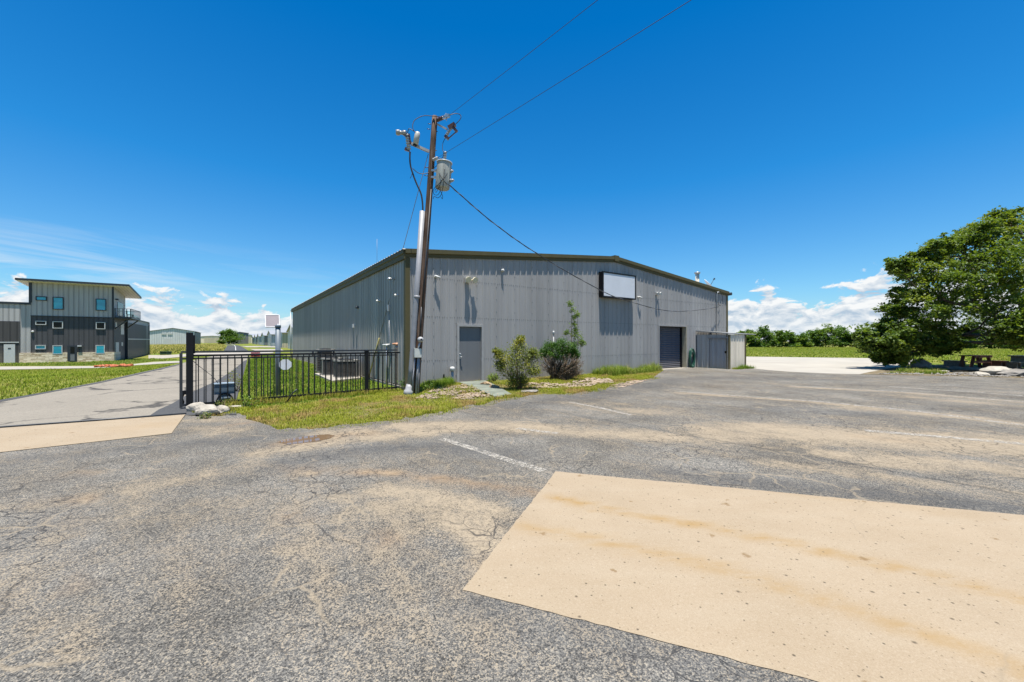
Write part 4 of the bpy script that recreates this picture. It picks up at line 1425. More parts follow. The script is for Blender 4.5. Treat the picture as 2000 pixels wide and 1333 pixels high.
def wire(mb, pts, r=0.012, n=6, sub=6):
    """smooth curve through pixel points (px, py, dy)"""
    P3 = [pp(*q) if len(q) == 3 else Vector(q) for q in pts]
    out = []
    for i in range(len(P3) - 1):
        p0, p1, p2, p3 = P3[max(i - 1, 0)], P3[i], P3[i + 1], P3[min(i + 2, len(P3) - 1)]
        for k in range(sub):
            t_ = k / sub
            out.append(0.5 * ((2 * p1) + (p2 - p0) * t_ + (2 * p0 - 5 * p1 + 4 * p2 - p3) * t_ ** 2 + (3 * p1 - p0 - 3 * p2 + p3) * t_ ** 3))
    out.append(P3[-1])
    mb.tube(out, r, n)


jw = MB()
wire(jw, [(812, 261, -.25), (806, 250, -.25), (808, 238, -.2), (816, 231, -.15), (828, 226.5, -.1), (843, 227, -.1), (855, 228, -.15), (866, 230, -.3)])
wire(jw, [(814, 260, -.25), (800, 252, -.25), (797, 256, -.25), (796, 262, -.25)])
wire(jw, [(877, 226, -.4), (888, 222.5, -.3), (898, 224, -.2), (900, 231, -.2), (893, 240, -.2), (887, 244, -.2)])
wire(jw, [(871, 268, -.2), (865, 280, -.22), (864.5, 292, -.25), (868, 300, -.28), (869.5, 304, -.28)], 0.010)
wire(jw, [(855, 308, -.25), (862, 310, -.27), (866, 304, -.28), (866, 296, -.28)], 0.010)
wire(jw, [(840, 337, -.05), (826, 340, -.15), (815, 337, -.2), (806, 329, -.25)])
wire(jw, [(845, 331, -.1), (853, 324, -.25), (857, 318, -.25), (857, 312, -.25)], 0.010)
jw.build('jumper_wire', M['rubber'], pole)
rw_ = MB()
wire(rw_, [(801, 297, -.25), (800.5, 310, -.25), (802, 325, -.22), (807, 342, -.2), (814, 360, -.17), (822, 378, -.14), (825, 395, -.13), (826, 414, -.13)], 0.026, 8)
wire(rw_, [(805, 338, -.22), (803, 345, -.25), (801, 349, -.25)], 0.008)
rw_.build('riser_cable', M['rubber'], pole)

# transformer can
tr = thing('transformer', 'grey cylindrical transformer can hung on the right side of the pole', 'transformer', pp(864, 370, -0.28))
tb, tt_ = pp(864, 368, -0.30), pp(868, 320, -0.30)
ax = (tt_ - tb).normalized()
LH = (tt_ - tb).length
mb = MB()
mb.lathe(tb, ax, [(-0.03, 0.19), (0.0, 0.222), (0.03, 0.228), (LH * 0.5, 0.23), (LH * 0.97, 0.23), (LH, 0.225)], 26)
mb.build('tank', M['tank'], tr)
mb = MB()
mb.lathe(tb + ax * LH, ax, [(0, 0.245), (0.035, 0.25), (0.05, 0.2), (0.10, 0.09), (0.11, 0.02)], 24)
mb.build('lid', plain('transformer_lid', (0.42, 0.43, 0.41), 0.4), tr)
insul(tb + ax * (LH + 0.08), tb + ax * (LH + 0.38), 0.06, M['porcelain'], 4).build('bushing', M['porcelain'], tr)
for px_, py_ in ((881, 336), (882, 354)):
    MB().lathe(pp(px_ - 4, py_, -0.32), (1, -0.3, 0.1), [(0, 0.05), (0.06, 0.06), (0.1, 0.045), (0.15, 0.03)], 10).build('terminal', M['porcelain'], tr)
for py_ in (334, 347):
    q = pp(845 - (py_ - 334) * 0.08, py_, -0.1)
    MB().beam(q, pp(854, py_, -0.25), 0.12, 0.06).build('hanger', M['steel'], tr)
fn = MB()
perp = ax.orthogonal()
for k in range(7):
    q = 2 * math.pi * k / 7 + 0.3
    d = Vector((math.cos(q), math.sin(q), 0))
    fn.beam(tb + ax * 0.16 + d * 0.232, tb + ax * (LH - 0.1) + d * 0.232, 0.02, 0.02)
fn.build('seam', M['tank'], tr)
lw_ = MB()
wire(lw_, [(858, 338, -.52), (861, 345, -.55), (866, 352, -.54), (872, 359, -.5), (879, 362, -.45)], 0.009)
wire(lw_, [(874, 338, -.54), (870, 346, -.55), (862, 354, -.54), (855, 362, -.5), (850, 366, -.45), (846, 373, -.4), (848, 380, -.4), (855, 381, -.4), (860, 372, -.4), (858, 365, -.45)], 0.009)
wire(lw_, [(868, 330, -.54), (867, 345, -.55), (866, 358, -.55), (864, 372, -.45), (861, 382, -.4), (855, 387, -.38), (848, 384, -.35), (846, 389, -.25)], 0.009)
wire(lw_, [(862, 352, -.54), (859, 362, -.52), (852, 376, -.42), (850, 371, -.4), (857, 369, -.4), (864, 382, -.38), (864, 389, -.35), (861, 385, -.35)], 0.008)
lw_.build('lead_wire', M['rubber'], tr)


# ------------------------------------------------------------------ wires
def span(name, label, p, q, sag, r, m, n=40, cat='wire', grp=None):
    p, q = Vector(p), Vector(q)
    pts = [p.lerp(q, i / n) - Vector((0, 0, sag * 4 * (i / n) * (1 - i / n))) for i in range(n + 1)]
    o = thing(name, label, cat, p, grp)
    MB().tube(pts, r, 6).build('cable', m, o)
    return o


def far_on(px0, py0, px1, py1, z, k):
    """second point of a level wire that is seen running from pixel 0 to pixel 1"""
    y = 6.0
    py = CY - (z - H) / y * F
    px = px0 + (px1 - px0) * (py - py0) / (py1 - py0)
    return at(px, py, y)


p1 = pp(877, 226, -0.5)
q1 = far_on(877, 226, 1160, 0, p1.z, 1)
span('power_line', 'bare upper power line rising from the pole top to the upper edge', p1, p1 + (q1 - p1) * 3.2, 0.10, 0.0055, M['rubber'], grp='power lines from the pole')
p2 = pp(855, 308.5, -0.25)
q2 = far_on(872, 300, 1337, 0, p2.z, 1)
span('power_line', 'bare lower power line leaving the pole beside the transformer', p2, p2 + (q2 - p2) * 3.2, 0.10, 0.0055, M['rubber'], grp='power lines from the pole')
# service drop, traced in the vertical plane between pole and wall
pA = pp(878, 362, -0.42)
pB_ = FW.p(*SERV)
dd = Vector((pB_.x - pA.x, pB_.y - pA.y))
Lh = dd.length
FV = Fr((pA.x, pA.y), (dd.x / Lh, dd.y / Lh))
pts = [pA]
for q in ((905, 386), (950, 425), (1000, 463), (1040, 490), (1100, 527), (1165, 563), (1198, 579), (1237, 591.5), (1286, 604.5), (1325, 608.5), (1373, 605)):
    a, z = FV.px(*q)
    pts.append(FV.p(a, 0, z))
pts.append(pB_)
mb = MB()
wire(mb, [tuple(q) + (0,) if False else q for q in pts] if False else [Vector(q) for q in pts], 0.017) if False else None
P3 = pts
outp = []
for i in range(len(P3) - 1):
    p0, p1_, p2_, p3 = P3[max(i - 1, 0)], P3[i], P3[i + 1], P3[min(i + 2, len(P3) - 1)]
    for k in range(6):
        t_ = k / 6
        outp.append(0.5 * ((2 * p1_) + (p2_ - p0) * t_ + (2 * p0 - 5 * p1_ + 4 * p2_ - p3) * t_ ** 2 + (3 * p1_ - p0 - 3 * p2_ + p3) * t_ ** 3))
outp.append(P3[-1])
sd = thing('service_cable', 'thick black twisted cable sagging from the transformer across the warehouse front', 'wire', pA)
mb.tube(outp, 0.016, 6)
mb.build('cable', M['rubber'], sd)
mb = MB()
tw = []
for i, q in enumerate(outp):
    tw.append(q + Vector((0, 0, 0.02)) * math.sin(i * 1.3) + Vector((0.01, -0.02, 0)) * math.cos(i * 1.3))
mb.tube(tw, 0.009, 5)
mb.build('neutral_strand', M['copper'], sd)
# guy wire with yellow guard
gA = G(719, 742)
gT = pp(836.5, 301)
gy = thing('guy_wire', 'slanting steel guy wire with a yellow guard, left of the pole', 'guy wire', gA)
gm = gA.lerp(gT, 0.235)
MB().tube([gA, gT], 0.011, 6).build('cable', M['copper'], gy)
MB().tube([gA.lerp(gT, 0.01), gm], 0.032, 8).build('guard', M['yellow'], gy)

# ------------------------------------------------------------------ fence, gate, operator, solar post
fA, fB = G(371, 800), G(716, 769)
fE = fA + (fB - fA) * 1.28
fd_ = (fB - fA)
fL = Vector((fd_.x, fd_.y)).length
FF = Fr((fA.x, fA.y), (fd_.x / fL, fd_.y / fL))
LE = fL * 1.26
FH = FF.px(376, 695)[1]
FH2 = FF.px(716, 690)[1]


def fz(a):
    return FH + (FH2 - FH) * a / fL


fence = thing('fence', 'fixed black picket fence panel behind the grass verge', 'fence', fA)
mb = MB()
mb.hexa([FF.p(0.06, -0.02, fz(0) - 0.025), FF.p(LE, -0.02, fz(LE) - 0.025), FF.p(LE, 0.02, fz(LE) - 0.025), FF.p(0.06, 0.02, fz(0) - 0.025),
         FF.p(0.06, -0.02, fz(0) + 0.025), FF.p(LE, -0.02, fz(LE) + 0.025), FF.p(LE, 0.02, fz(LE) + 0.025), FF.p(0.06, 0.02, fz(0) + 0.025)])
mb.build('rail', M['black'], fence)
mb = MB()
mb.hexa([FF.p(0.06, -0.018, 0.10), FF.p(LE, -0.018, 0.10), FF.p(LE, 0.018, 0.10), FF.p(0.06, 0.018, 0.10),
         FF.p(0.06, -0.018, 0.14), FF.p(LE, -0.018, 0.14), FF.p(LE, 0.018, 0.14), FF.p(0.06, 0.018, 0.14)])
mb.build('rail', M['black'], fence)
pk0 = FF.px(396, 720)[0]
pk1 = FF.px(408, 720)[0]
pitch = 0.155
a = 0.17
while a < LE:
    if abs(a - fL) > 0.09:
        MB().box(FF, a - 0.011, a + 0.011, -0.011, 0.011, 0.04, fz(a) - 0.025).build('picket', M['black'], fence)
    a += pitch
MB().box(FF, fL - 0.055, fL + 0.055, -0.055, 0.055, -0.1, fz(fL) + 0.07).build('post', M['black'], fence)
MB().box(FF, fL - 0.062, fL + 0.062, -0.062, 0.062, fz(fL) + 0.07, fz(fL) + 0.085).build('post_cap', M['black'], fence)
gp = thing('gate_post', 'tall square black steel gate post beside the pale boulder', 'post', fA)
zgt = at(371, 650, fA.y).z
MB().box(FF, -0.075, 0.060, -0.07, 0.07, -0.1, zgt).build('post', M['black'], gp)
MB().box(FF, 0.075, 0.115, -0.20, -0.13, fz(0) + 0.05, zgt - 0.06).build('roller_guide', M['black'], gp)
rl = MB()
for zz in (FH + 0.13, 0.42):
    rl.tube([FF.p(0.0, -0.07, zz), FF.p(0.02, -0.18, zz)], 0.03, 8)
rl.build('roller', M['darkgrey_metal'], gp)

# sliding gate parked behind the fence
gb = -0.17
ga0, zgA = FF.px(353.5, 686.5, gb)
ga1 = LE - 0.02
zgA2 = FF.px(716, 683.5, gb)[1]


def gzl(a):
    return zgA + (zgA2 - zgA) * (a - ga0) / (fL - ga0)


gate = thing('sliding_gate', 'black double-railed sliding gate parked open behind the fence', 'gate', FF.p(ga0, gb, 0))


def grail(d, hh, z=None):
    mb = MB()
    zz = (lambda a: gzl(a) + d) if z is None else (lambda a: z)
    mb.hexa([FF.p(ga0, gb - 0.022, zz(ga0) - hh), FF.p(ga1, gb - 0.022, zz(ga1) - hh), FF.p(ga1, gb + 0.022, zz(ga1) - hh), FF.p(ga0, gb + 0.022, zz(ga0) - hh),
             FF.p(ga0, gb - 0.022, zz(ga0) + hh), FF.p(ga1, gb - 0.022, zz(ga1) + hh), FF.p(ga1, gb + 0.022, zz(ga1) + hh), FF.p(ga0, gb + 0.022, zz(ga0) + hh)])
    return mb


grail(-0.02, 0.024).build('rail', M['darkgrey_metal'], gate)
grail(-0.19, 0.022).build('rail', M['darkgrey_metal'], gate)
grail(0, 0.03, 0.09).build('rail', M['darkgrey_metal'], gate)
MB().box(FF, ga0 - 0.03, ga0 + 0.03, gb - 0.025, gb + 0.025, 0.03, gzl(ga0) - 0.046).build('end_post', M['darkgrey_metal'], gate)
a = ga0 + 0.30
while a < ga1:
    MB().box(FF, a - 0.011, a + 0.011, gb - 0.011, gb + 0.011, 0.12, gzl(a) - 0.212).build('picket', M['darkgrey_metal'], gate)
    a += 0.1685
for px_ in (376, 611, 757):
    a = FF.px(px_, 690, gb)[0]
    MB().box(FF, a - 0.025, a + 0.025, gb - 0.02, gb + 0.02, gzl(a) - 0.168, gzl(a) - 0.044).build('spacer', M['darkgrey_metal'], gate)
lk = MB()
lk.box(FF, ga0 + 0.03, ga0 + 0.13, gb - 0.03, gb + 0.03, 0.36, 0.46)
lk.tube([FF.p(ga0 + 0.05, gb, 0.36), FF.p(ga0 + 0.02, gb, 0.27), FF.p(ga0 + 0.05, gb, 0.17), FF.p(ga0 + 0.03, gb, 0.1)], 0.02, 6)
lk.build('latch', M['black'], gate)

# red plate with STOP and the bare back of an octagonal sign
a0 = FF.px(490, 690, gb + 0.03)[0]
a1 = FF.px(508, 690, gb + 0.03)[0]
zc = gzl((a0 + a1) / 2) - 0.10
rp = thing('stop_plate', 'small red plate with white STOP lettering between the gate rails', 'sign', FF.p((a0 + a1) / 2, gb + 0.03, zc))
MB().box(FF, a0, a1, gb + 0.024, gb + 0.032, zc - 0.062, zc + 0.052).build('plate', M['red'], rp)
cu = bpy.data.curves.new('lettering', 'FONT')
cu.body = 'STOP'
cu.size = 0.085
cu.align_x = 'CENTER'
cu.align_y = 'CENTER'
cu.extrude = 0.001
tmp = bpy.data.objects.new('lettering', cu)
COL.objects.link(tmp)
bpy.context.view_layer.update()
me = bpy.data.meshes.new_from_object(tmp)
bpy.data.objects.remove(tmp)
me.name = 'lettering'
me.materials.clear()
me.materials.append(M['white'])
lt = bpy.data.objects.new('lettering', me)
COL.objects.link(lt)
lt.parent = rp
uu, ww = Vector((FF.u[0], FF.u[1], 0)), Vector((FF.w[0], FF.w[1], 0))
lt.matrix_local = Matrix.Translation(ww * 0.006) @ Matrix(((uu.x, 0, ww.x, 0), (uu.y, 0, ww.y, 0), (0, 1, 0, 0), (0, 0, 0, 1)))
lt['_o'] = rp['_o']
ac, zc = FF.px(557.5, 712.5, -0.10)
oc = thing('octagonal_sign', 'plain pale grey octagonal sign back hung on the gate pickets', 'sign', FF.p(ac, -0.10, zc))
ro_ = (FF.px(570, 712, gb)[0] - FF.px(545, 712, gb)[0]) / 2 * 1.05
oct_ = [(ac + math.cos(math.pi / 8 + k * math.pi / 4) * ro_, zc + math.sin(math.pi / 8 + k * math.pi / 4) * ro_ * 0.92) for k in range(8)]
mb = MB()
b_ = 0
for bb_ in (-0.106, -0.100):
    mb.v += [FF.p(q[0], bb_, q[1]) for q in oct_]
for i in range(8):
    mb.face((i, (i + 1) % 8, 8 + (i + 1) % 8, 8 + i))
mb.face(range(8))
mb.face(range(8, 16))
mb.build('plate', M['signgrey'], oc)
sk = thing('steel_stake', 'bent dark steel stake leaning in the grass under the octagonal sign', 'stake', G(560, 786))
MB().tube([G(560, 786), at(572, 768, G(560, 786).y), at(580, 761, G(560, 786).y)], 0.02, 6).build('rod', M['darkgrey_metal'], sk)

# gate operator
og = G(439, 792)
op = thing('gate_operator', 'squat blue grey gate operator box on the ground behind the fence', 'gate motor', og)
FO = Fr((og.x, og.y), FF.u)
zt = at(439, 749, og.y).z
hw = (457 - 420) / F * og.y / 2 / 1.12
MB().box(FO, -hw, hw, -0.28, 0.0, zt - 0.02 - 0.27, zt - 0.02).build('cover', M['opgrey'], op)
MB().box(FO, -hw - 0.015, hw + 0.015, -0.295, 0.015, zt - 0.02, zt).build('lid', plain('operator_lid', (0.30, 0.36, 0.40), 0.5), op)
MB().box(FO, -hw * 0.55, hw * 0.55, -0.22, -0.02, 0.0, zt - 0.292).build('pedestal', M['opgrey'], op)
mb = MB()
arc = [FO.p(math.cos(q) * hw * 0.86, 0.02, 0.02 + math.sin(q) * (zt - 0.32) * 1.12) for q in [math.pi * i / 14 for i in range(15)]]
mb.tube(arc, 0.018, 8)
mb.build('housing_ring', M['black'], op)
MB().box(FO, -hw * 0.45, hw * 0.45, 0.002, 0.03, zt - 0.40, zt - 0.36).build('handle', plain('operator_handle', (0.35, 0.4, 0.43), 0.4), op)
kb = thing('operator_cable', 'thin black cable drooping from the gate post to the operator box', 'cable', FF.p(0.08, -0.1, 1.05))
MB().tube([FF.p(0.08, -0.1, 1.20)] + [at(x_, y_, og.y) for x_, y_ in ((388, 715), (400, 724), (412, 733), (420, 741), (426, 749))], 0.008, 5).build('cable', M['rubber'], kb)

# solar panel on a thick grey post
sg_ = G(543, 793)
sg_ = at(543, 793, sg_.y)
so = thing('solar_post', 'thick grey pipe post carrying a small solar panel, behind the gate', 'post', G(543, 771))
gy_ = G(543, 771)
ztp = at(543.5, 636, gy_.y).z
r_ = 4.7 / F * gy_.y
MB().tube([gy_ + Vector((0, 0, -0.1)), (gy_.x, gy_.y, ztp)], r_, 18).build('pipe', plain('post_grey', (0.115, 0.14, 0.16), 0.5), so)
MB().lathe((gy_.x, gy_.y, ztp - 0.08), (0, 0, 1), [(0, r_ * 1.12), (0.085, r_ * 1.12), (0.09, r_)], 18).build('cap', M['opgrey'], so)
c1, c2, c3, c4 = at(518.6, 616, gy_.y + 0.22), at(545.5, 616, gy_.y + 0.30), at(546.5, 639, gy_.y + 0.02), at(519, 639.2, gy_.y - 0.06)
back = Vector((0.0, 0.16, 0.0))
nrm = (c2 - c1).cross(c4 - c1).normalized()
if nrm.y > 0:
    nrm = -nrm
mb = MB()
mb.quad(c1, c2, c3, c4)
sp_ = mb.build('solar_panel', plain('panel_backsheet', (0.21, 0.19, 0.21), 0.5, var=0.05), so)
mb = MB()
for p_, q_ in ((c1, c2), (c2, c3), (c3, c4), (c4, c1)):
    mb.beam(p_, q_, 0.025, 0.03, nrm)
mb.build('frame', plain('white_frame', (0.42, 0.42, 0.43), 0.4), sp_)
mb = MB()
for k in range(1, 13):
    u = k / 13
    mb.beam(c1.lerp(c2, u) + nrm * 0.006, c4.lerp(c3, u) + nrm * 0.006, 0.016, 0.004, nrm)
tag(mb.build('cell_lines', plain('cell_line', (0.06, 0.045, 0.06), 0.5), sp_), kind='stuff')
MB().tube([(gy_.x, gy_.y, ztp - 0.02), (c3 + c4) / 2 + Vector((0.12, 0.08, 0.1))], 0.025, 6).build('clamp', M['steel'], so)


# ------------------------------------------------------------------ rocks
def boulder(name, label, pos, rx, ry, rz, seed, m, rot=0.0, group=None):
    bm = bmesh.new()
    bmesh.ops.create_icosphere(bm, subdivisions=3, radius=1.0)
    rr = random.Random(seed)
    offs = [Vector((rr.uniform(-1, 1), rr.uniform(-1, 1), rr.uniform(-1, 1))).normalized() for _ in range(16)]
    cuts = [rr.uniform(0.62, 0.95) for _ in range(16)]
    from mathutils import noise as mn
    for v_ in bm.verts:
        d = v_.co.normalized()
        r = 1.0
        for o_, c_ in zip(offs, cuts):
            k_ = d.dot(o_)
            if k_ > 0.1:
                r = min(r, c_ / k_)
        r += 0.10 * mn.noise(d * 3.2 + Vector((seed, 0, 0))) + 0.05 * mn.noise(d * 8 + Vector((seed, 3, 0)))
        co = d * r
        x_, y_ = co.x * rx, co.y * ry
        v_.co = (x_ * math.cos(rot) - y_ * math.sin(rot), x_ * math.sin(rot) + y_ * math.cos(rot), co.z * rz + rz * 0.5)
    me = bpy.data.meshes.new(name)
    bm.to_mesh(me)
    bm.free()
    me.materials.append(m)
    o = bpy.data.objects.new(name, me)
    COL.objects.link(o)
    o.location = pos
    o['_o'] = tuple(pos)
    return tag(o, label, 'rock', group)


boulder('boulder', 'largest pale limestone boulder at the foot of the gate post', G(405, 811), 0.33, 0.20, 0.16, 1, M['limestone'], 0.4, 'pale boulders by the gate post')
boulder('boulder', 'pale limestone boulder touching the gate post, behind the largest one', G(386, 803), 0.24, 0.18, 0.15, 2, M['limestone'], 0.2, 'pale boulders by the gate post')
boulder('boulder', 'small pale limestone lump in the grass under the operator box', G(434, 806), 0.16, 0.13, 0.12, 3, M['limestone'], 0.0, 'pale boulders by the gate post')
boulder('flat_stone', 'flat pale stone lying in grass right of the operator box', G(470, 797), 0.34, 0.12, 0.05, 4, M['limestone'], 0.5)
boulder('edging_stone', 'long brown edging stone right of the grey steel door', G(950, 753), 0.28, 0.12, 0.10, 5, plain('brown_stone', (0.30, 0.21, 0.12), 0.9, var=0.4, bump=0.5), -0.5, 'stones edging the door walk')
boulder('edging_stone', 'brown edging stone between the door walk and the olive shrub', G(966, 759), 0.22, 0.12, 0.09, 6, plain('brown_stone', (0.26, 0.18, 0.11), 0.9, var=0.4, bump=0.5), -0.5, 'stones edging the door walk')
boulder('edging_stone', 'grey flat stone at the foot of the olive shrub', G(1035, 767), 0.35, 0.2, 0.07, 8, M['darkrock'], 0.3)
boulder('boulder', 'round dark boulder under the left side of the oak', G(1803, 722), 0.62, 0.5, 0.42, 9, M['darkrock'], 0.2)
boulder('boulder', 'flat layered grey stone left of the picnic table', G(1866, 723), 0.75, 0.4, 0.14, 10, M['darkrock'], 0.1)
boulder('boulder', 'low grey stone in front of the picnic table legs', G(1896, 724.5), 0.8, 0.4, 0.13, 11, M['darkrock'], -0.1)
boulder('boulder', 'big pale stone crowning the heap right of the picnic table', G(1945, 733), 1.0, 0.55, 0.30, 12, M['limestone'], 0.1)
boulder('boulder', 'grey stone at the right end of the heap by the lot', G(1985, 735), 0.9, 0.5, 0.26, 13, M['darkrock'], -0.2)
boulder('boulder', 'small tan stone at the left foot of the heap', G(1918, 733.5), 0.5, 0.3, 0.13, 14, M['limestone'], 0.3)
boulder('boulder', 'pale stone lying in the leaf litter left of the heap', G(1843, 728), 0.35, 0.22, 0.09, 15, M['limestone'], 0.0)

def vnoise(x, y, sc, seed=0):
    x, y = np.asarray(x) * sc, np.asarray(y) * sc
    xi, yi = np.floor(x).astype(int), np.floor(y).astype(int)
    fx, fy = x - xi, y - yi
    fx, fy = fx * fx * (3 - 2 * fx), fy * fy * (3 - 2 * fy)

    def hsh(a, b):
        q = np.sin(a * 127.1 + b * 311.7 + seed * 74.7) * 43758.5453
        return q - np.floor(q)
    return (hsh(xi, yi) * (1 - fx) + hsh(xi + 1, yi) * fx) * (1 - fy) + (hsh(xi, yi + 1) * (1 - fx) + hsh(xi + 1, yi + 1) * fx) * fy


# gravel beds: loose tan stones beyond counting
rng = np.random.default_rng(11)


def pip(poly, x, y):
    ins = np.zeros(len(x), bool)
    n_ = len(poly)
    for i in range(n_):
        x0, y0 = poly[i][0], poly[i][1]
        x1, y1 = poly[(i + 1) % n_][0], poly[(i + 1) % n_][1]
        if y0 == y1:
            continue
        c_ = ((y0 > y) != (y1 > y)) & (x < (x1 - x0) * (y - y0) / (y1 - y0) + x0)
        ins ^= c_
    return ins


def sample(poly, n, excl=()):
    px_ = np.array([q[0] for q in poly])
    py_ = np.array([q[1] for q in poly])
    outx, outy = np.zeros(0), np.zeros(0)
    for _ in range(60):
        x = rng.uniform(px_.min(), px_.max(), n)
        y = rng.uniform(py_.min(), py_.max(), n)
        k_ = pip(poly, x, y)
        for e_ in excl:
            k_ &= ~pip(e_, x, y)
        outx = np.concatenate([outx, x[k_]])
        outy = np.concatenate([outy, y[k_]])
        if len(outx) >= n:
            break
    return outx[:n], outy[:n]


GRAV1 = PX((812, 779), (838, 764), (880, 757), (905, 751), (935, 760), (970, 771), (985, 776), (940, 781), (900, 782), (870, 777), (850, 782))
GRAV2 = PX((1010, 752), (1045, 749), (1100, 752), (1150, 740), (1190, 742), (1210, 748), (1150, 756), (1090, 760), (1040, 759))
GRAV3 = PX((1180, 757), (1235, 744), (1262, 744), (1220, 757))


def gravel(name, label, poly, n, smin, smax, m):
    x, y = sample(poly, n * 2)
    g_ = np.sin(x * 4.3 + 1.5 * np.sin(y * 3.1)) * np.sin(y * 5.2 + np.sin(x * 2.7)) + rng.uniform(-.7, .7, len(x))
    x, y = x[g_ > -0.1], y[g_ > -0.1]
    base = np.array([[1, 0, 0], [-.5, .87, 0], [-.5, -.87, 0], [0.1, 0.1, .75], [-.9, .1, .3], [.5, .75, .25], [.45, -.8, .3], [0, 0, -.5]])
    tri = np.array([[3, 0, 5], [3, 5, 1], [3, 1, 4], [3, 4, 2], [3, 2, 6], [3, 6, 0], [0, 7, 5], [5, 7, 1], [1, 7, 4], [4, 7, 2], [2, 7, 6], [6, 7, 0]])
    V, Fc = [], []
    for i in range(len(x)):
        s_ = rng.uniform(smin, smax)
        q = rng.uniform(0, 6.28)
        b_ = base * rng.uniform(0.7, 1.3, (8, 3)) * s_
        c_, d_ = math.cos(q), math.sin(q)
        bx = b_[:, 0] * c_ - b_[:, 1] * d_ + x[i]
        by = b_[:, 0] * d_ + b_[:, 1] * c_ + y[i]
        V.append(np.stack([bx, by, b_[:, 2] * 0.8 + gz(x[i], y[i]) + s_ * 0.25], 1))
        Fc.append(tri + 8 * i)
    o = mesh_np(name, np.concatenate(V), np.concatenate(Fc), m)
    return tag(o, label, 'gravel', kind='stuff')


gravel('gravel', 'loose tan gravel between the pole and the door walk', GRAV1, 650, 0.02, 0.065, M['pebble'])
gravel('gravel', 'pale gravel in the bed under the two shrubs', GRAV2, 420, 0.025, 0.08, M['pebble'])
gravel('gravel', 'pinkish gravel spilling at the right tip of the verge', GRAV3, 250, 0.02, 0.05, M['pebble'])
gravel('gravel', 'rubble scattered along the edge of the tree bed', PX((1700, 731), (1800, 733), (1900, 735), (2030, 739), (2030, 730), (1920, 729), (1820, 730)), 500, 0.02, 0.09, M['darkrock'])


# ------------------------------------------------------------------ grass
def grass(name, label, poly, n, hmin, hmax, w, m, excl=(), clump=0.0, lean=0.6):
    x, y = sample(poly, n, excl)
    if clump:
        f_ = (vnoise(x, y, 0.55) + vnoise(x, y, 2.1, 3) - 1.0) * 1.8 + rng.uniform(-1, 1, len(x)) * 0.9
        k_ = f_ > -clump
        x, y = x[k_], y[k_]
    n = len(x)
    z = np.array([gz(a_, b_) for a_, b_ in zip(x, y)]) - 0.03
    h_ = rng.uniform(hmin, hmax, n) * (0.35 + 0.8 * vnoise(x, y, 0.8, 5) + 0.6 * vnoise(x, y, 3.3, 7) ** 2)
    az_ = rng.uniform(0, 2 * np.pi, n)
    ln = rng.uniform(0.1, lean, n) * h_
    fx, fy = np.cos(az_), np.sin(az_)
    sx, sy = -fy * w * rng.uniform(0.6, 1.4, n), fx * w * rng.uniform(0.6, 1.4, n)
    p0 = np.stack([x - sx, y - sy, z], 1)
    p1 = np.stack([x + sx, y + sy, z], 1)
    p2 = np.stack([x + sx * 0.6 + fx * ln * 0.35, y + sy * 0.6 + fy * ln * 0.35, z + h_ * 0.6], 1)
    p3 = np.stack([x - sx * 0.6 + fx * ln * 0.35, y - sy * 0.6 + fy * ln * 0.35, z + h_ * 0.6], 1)
    p4 = np.stack([x + fx * ln, y + fy * ln, z + h_], 1)
    V = np.stack([p0, p1, p2, p3, p4], 1).reshape(-1, 3)
    i0 = np.arange(n)[:, None] * 5
    T = np.concatenate([i0 + np.array([[0, 1, 2]]), i0 + np.array([[0, 2, 3]]), i0 + np.array([[3, 2, 4]])], 0)
    o = mesh_np(name, V, T, m)
    return tag(o, label, 'grass', kind='stuff')


WALK = wk
isl_edge_w = [G(*q) for q in isl_edge]


def FF_(a, b):
    return FF.p(a, b, 0)


verge_low = [G(*q) for q in isl_edge]
grass('grass', 'yellowing tufted grass along the verge between the lot and the fence', verge, 120000, 0.025, 0.105, 0.007, M['grass_verge'], (GRAV1, GRAV2, GRAV3, WALK), 0.35, 0.9)
grass('grass', 'sparse weeds growing through the gravel beds', verge, 26000, 0.03, 0.13, 0.008, M['grass_verge'], (WALK,), 0.0)
strip_w = [FW.p(0.3, 0.05, 0), FW.p(aD0 - 0.3, 0.05, 0), FW.p(aD0 - 0.5, 0.75, 0), FW.p(0.3, 0.9, 0)]
grass('grass', 'bright green weeds against the wall left of the door', strip_w, 2600, 0.10, 0.26, 0.008, M['grass_lawn'])
grass('grass', 'taller grass tufts growing through the foot of the fence', [FF_(q, b) for q, b in ((0.7, 0.3), (7.2, 0.25), (7.2, -0.35), (0.7, -0.3))], 7000, 0.08, 0.26, 0.007, M['grass_verge'], (), 0.45)
edge_out = isl_edge_w[6:] + [Vector((q.x + 0.22, q.y - 0.22, 0)) for q in isl_edge_w[6:]][::-1]
grass('grass', 'stray dry sprigs creeping from the verge onto the lot', edge_out, 5200, 0.02, 0.08, 0.007, M['grass_verge'], (), 0.15)
aW0, aW1 = FW.px(1150, 730)[0], FW.px(1275, 730)[0]
grass('grass', 'tall green and rusty weeds against the wall left of the roller door', [FW.p(aW0, 0.05, 0), FW.p(aW1, 0.05, 0), FW.p(aW1 - .6, 1.0, 0), FW.p(aW0, 1.6, 0)], 5200, 0.14, 0.48, 0.010, M['grass_dry'])
lawn = PX((470, 795), (468, 765), (476, 735), (484, 706), (500, 697), (540, 690)) + [FL.p(1.0, 0.2, 0), FL.p(DEP - 0.1, 0.15, 0)] + PX((770, 764), (700, 776), (600, 788), (520, 794))
padx = [(pads.location.x - 2, pads.location.y - 0.4), (pads.location.x + 1.2, pads.location.y - 0.4), (pads.location.x + 1.2, pads.location.y + 2.0), (pads.location.x - 2, pads.location.y + 2.0)]
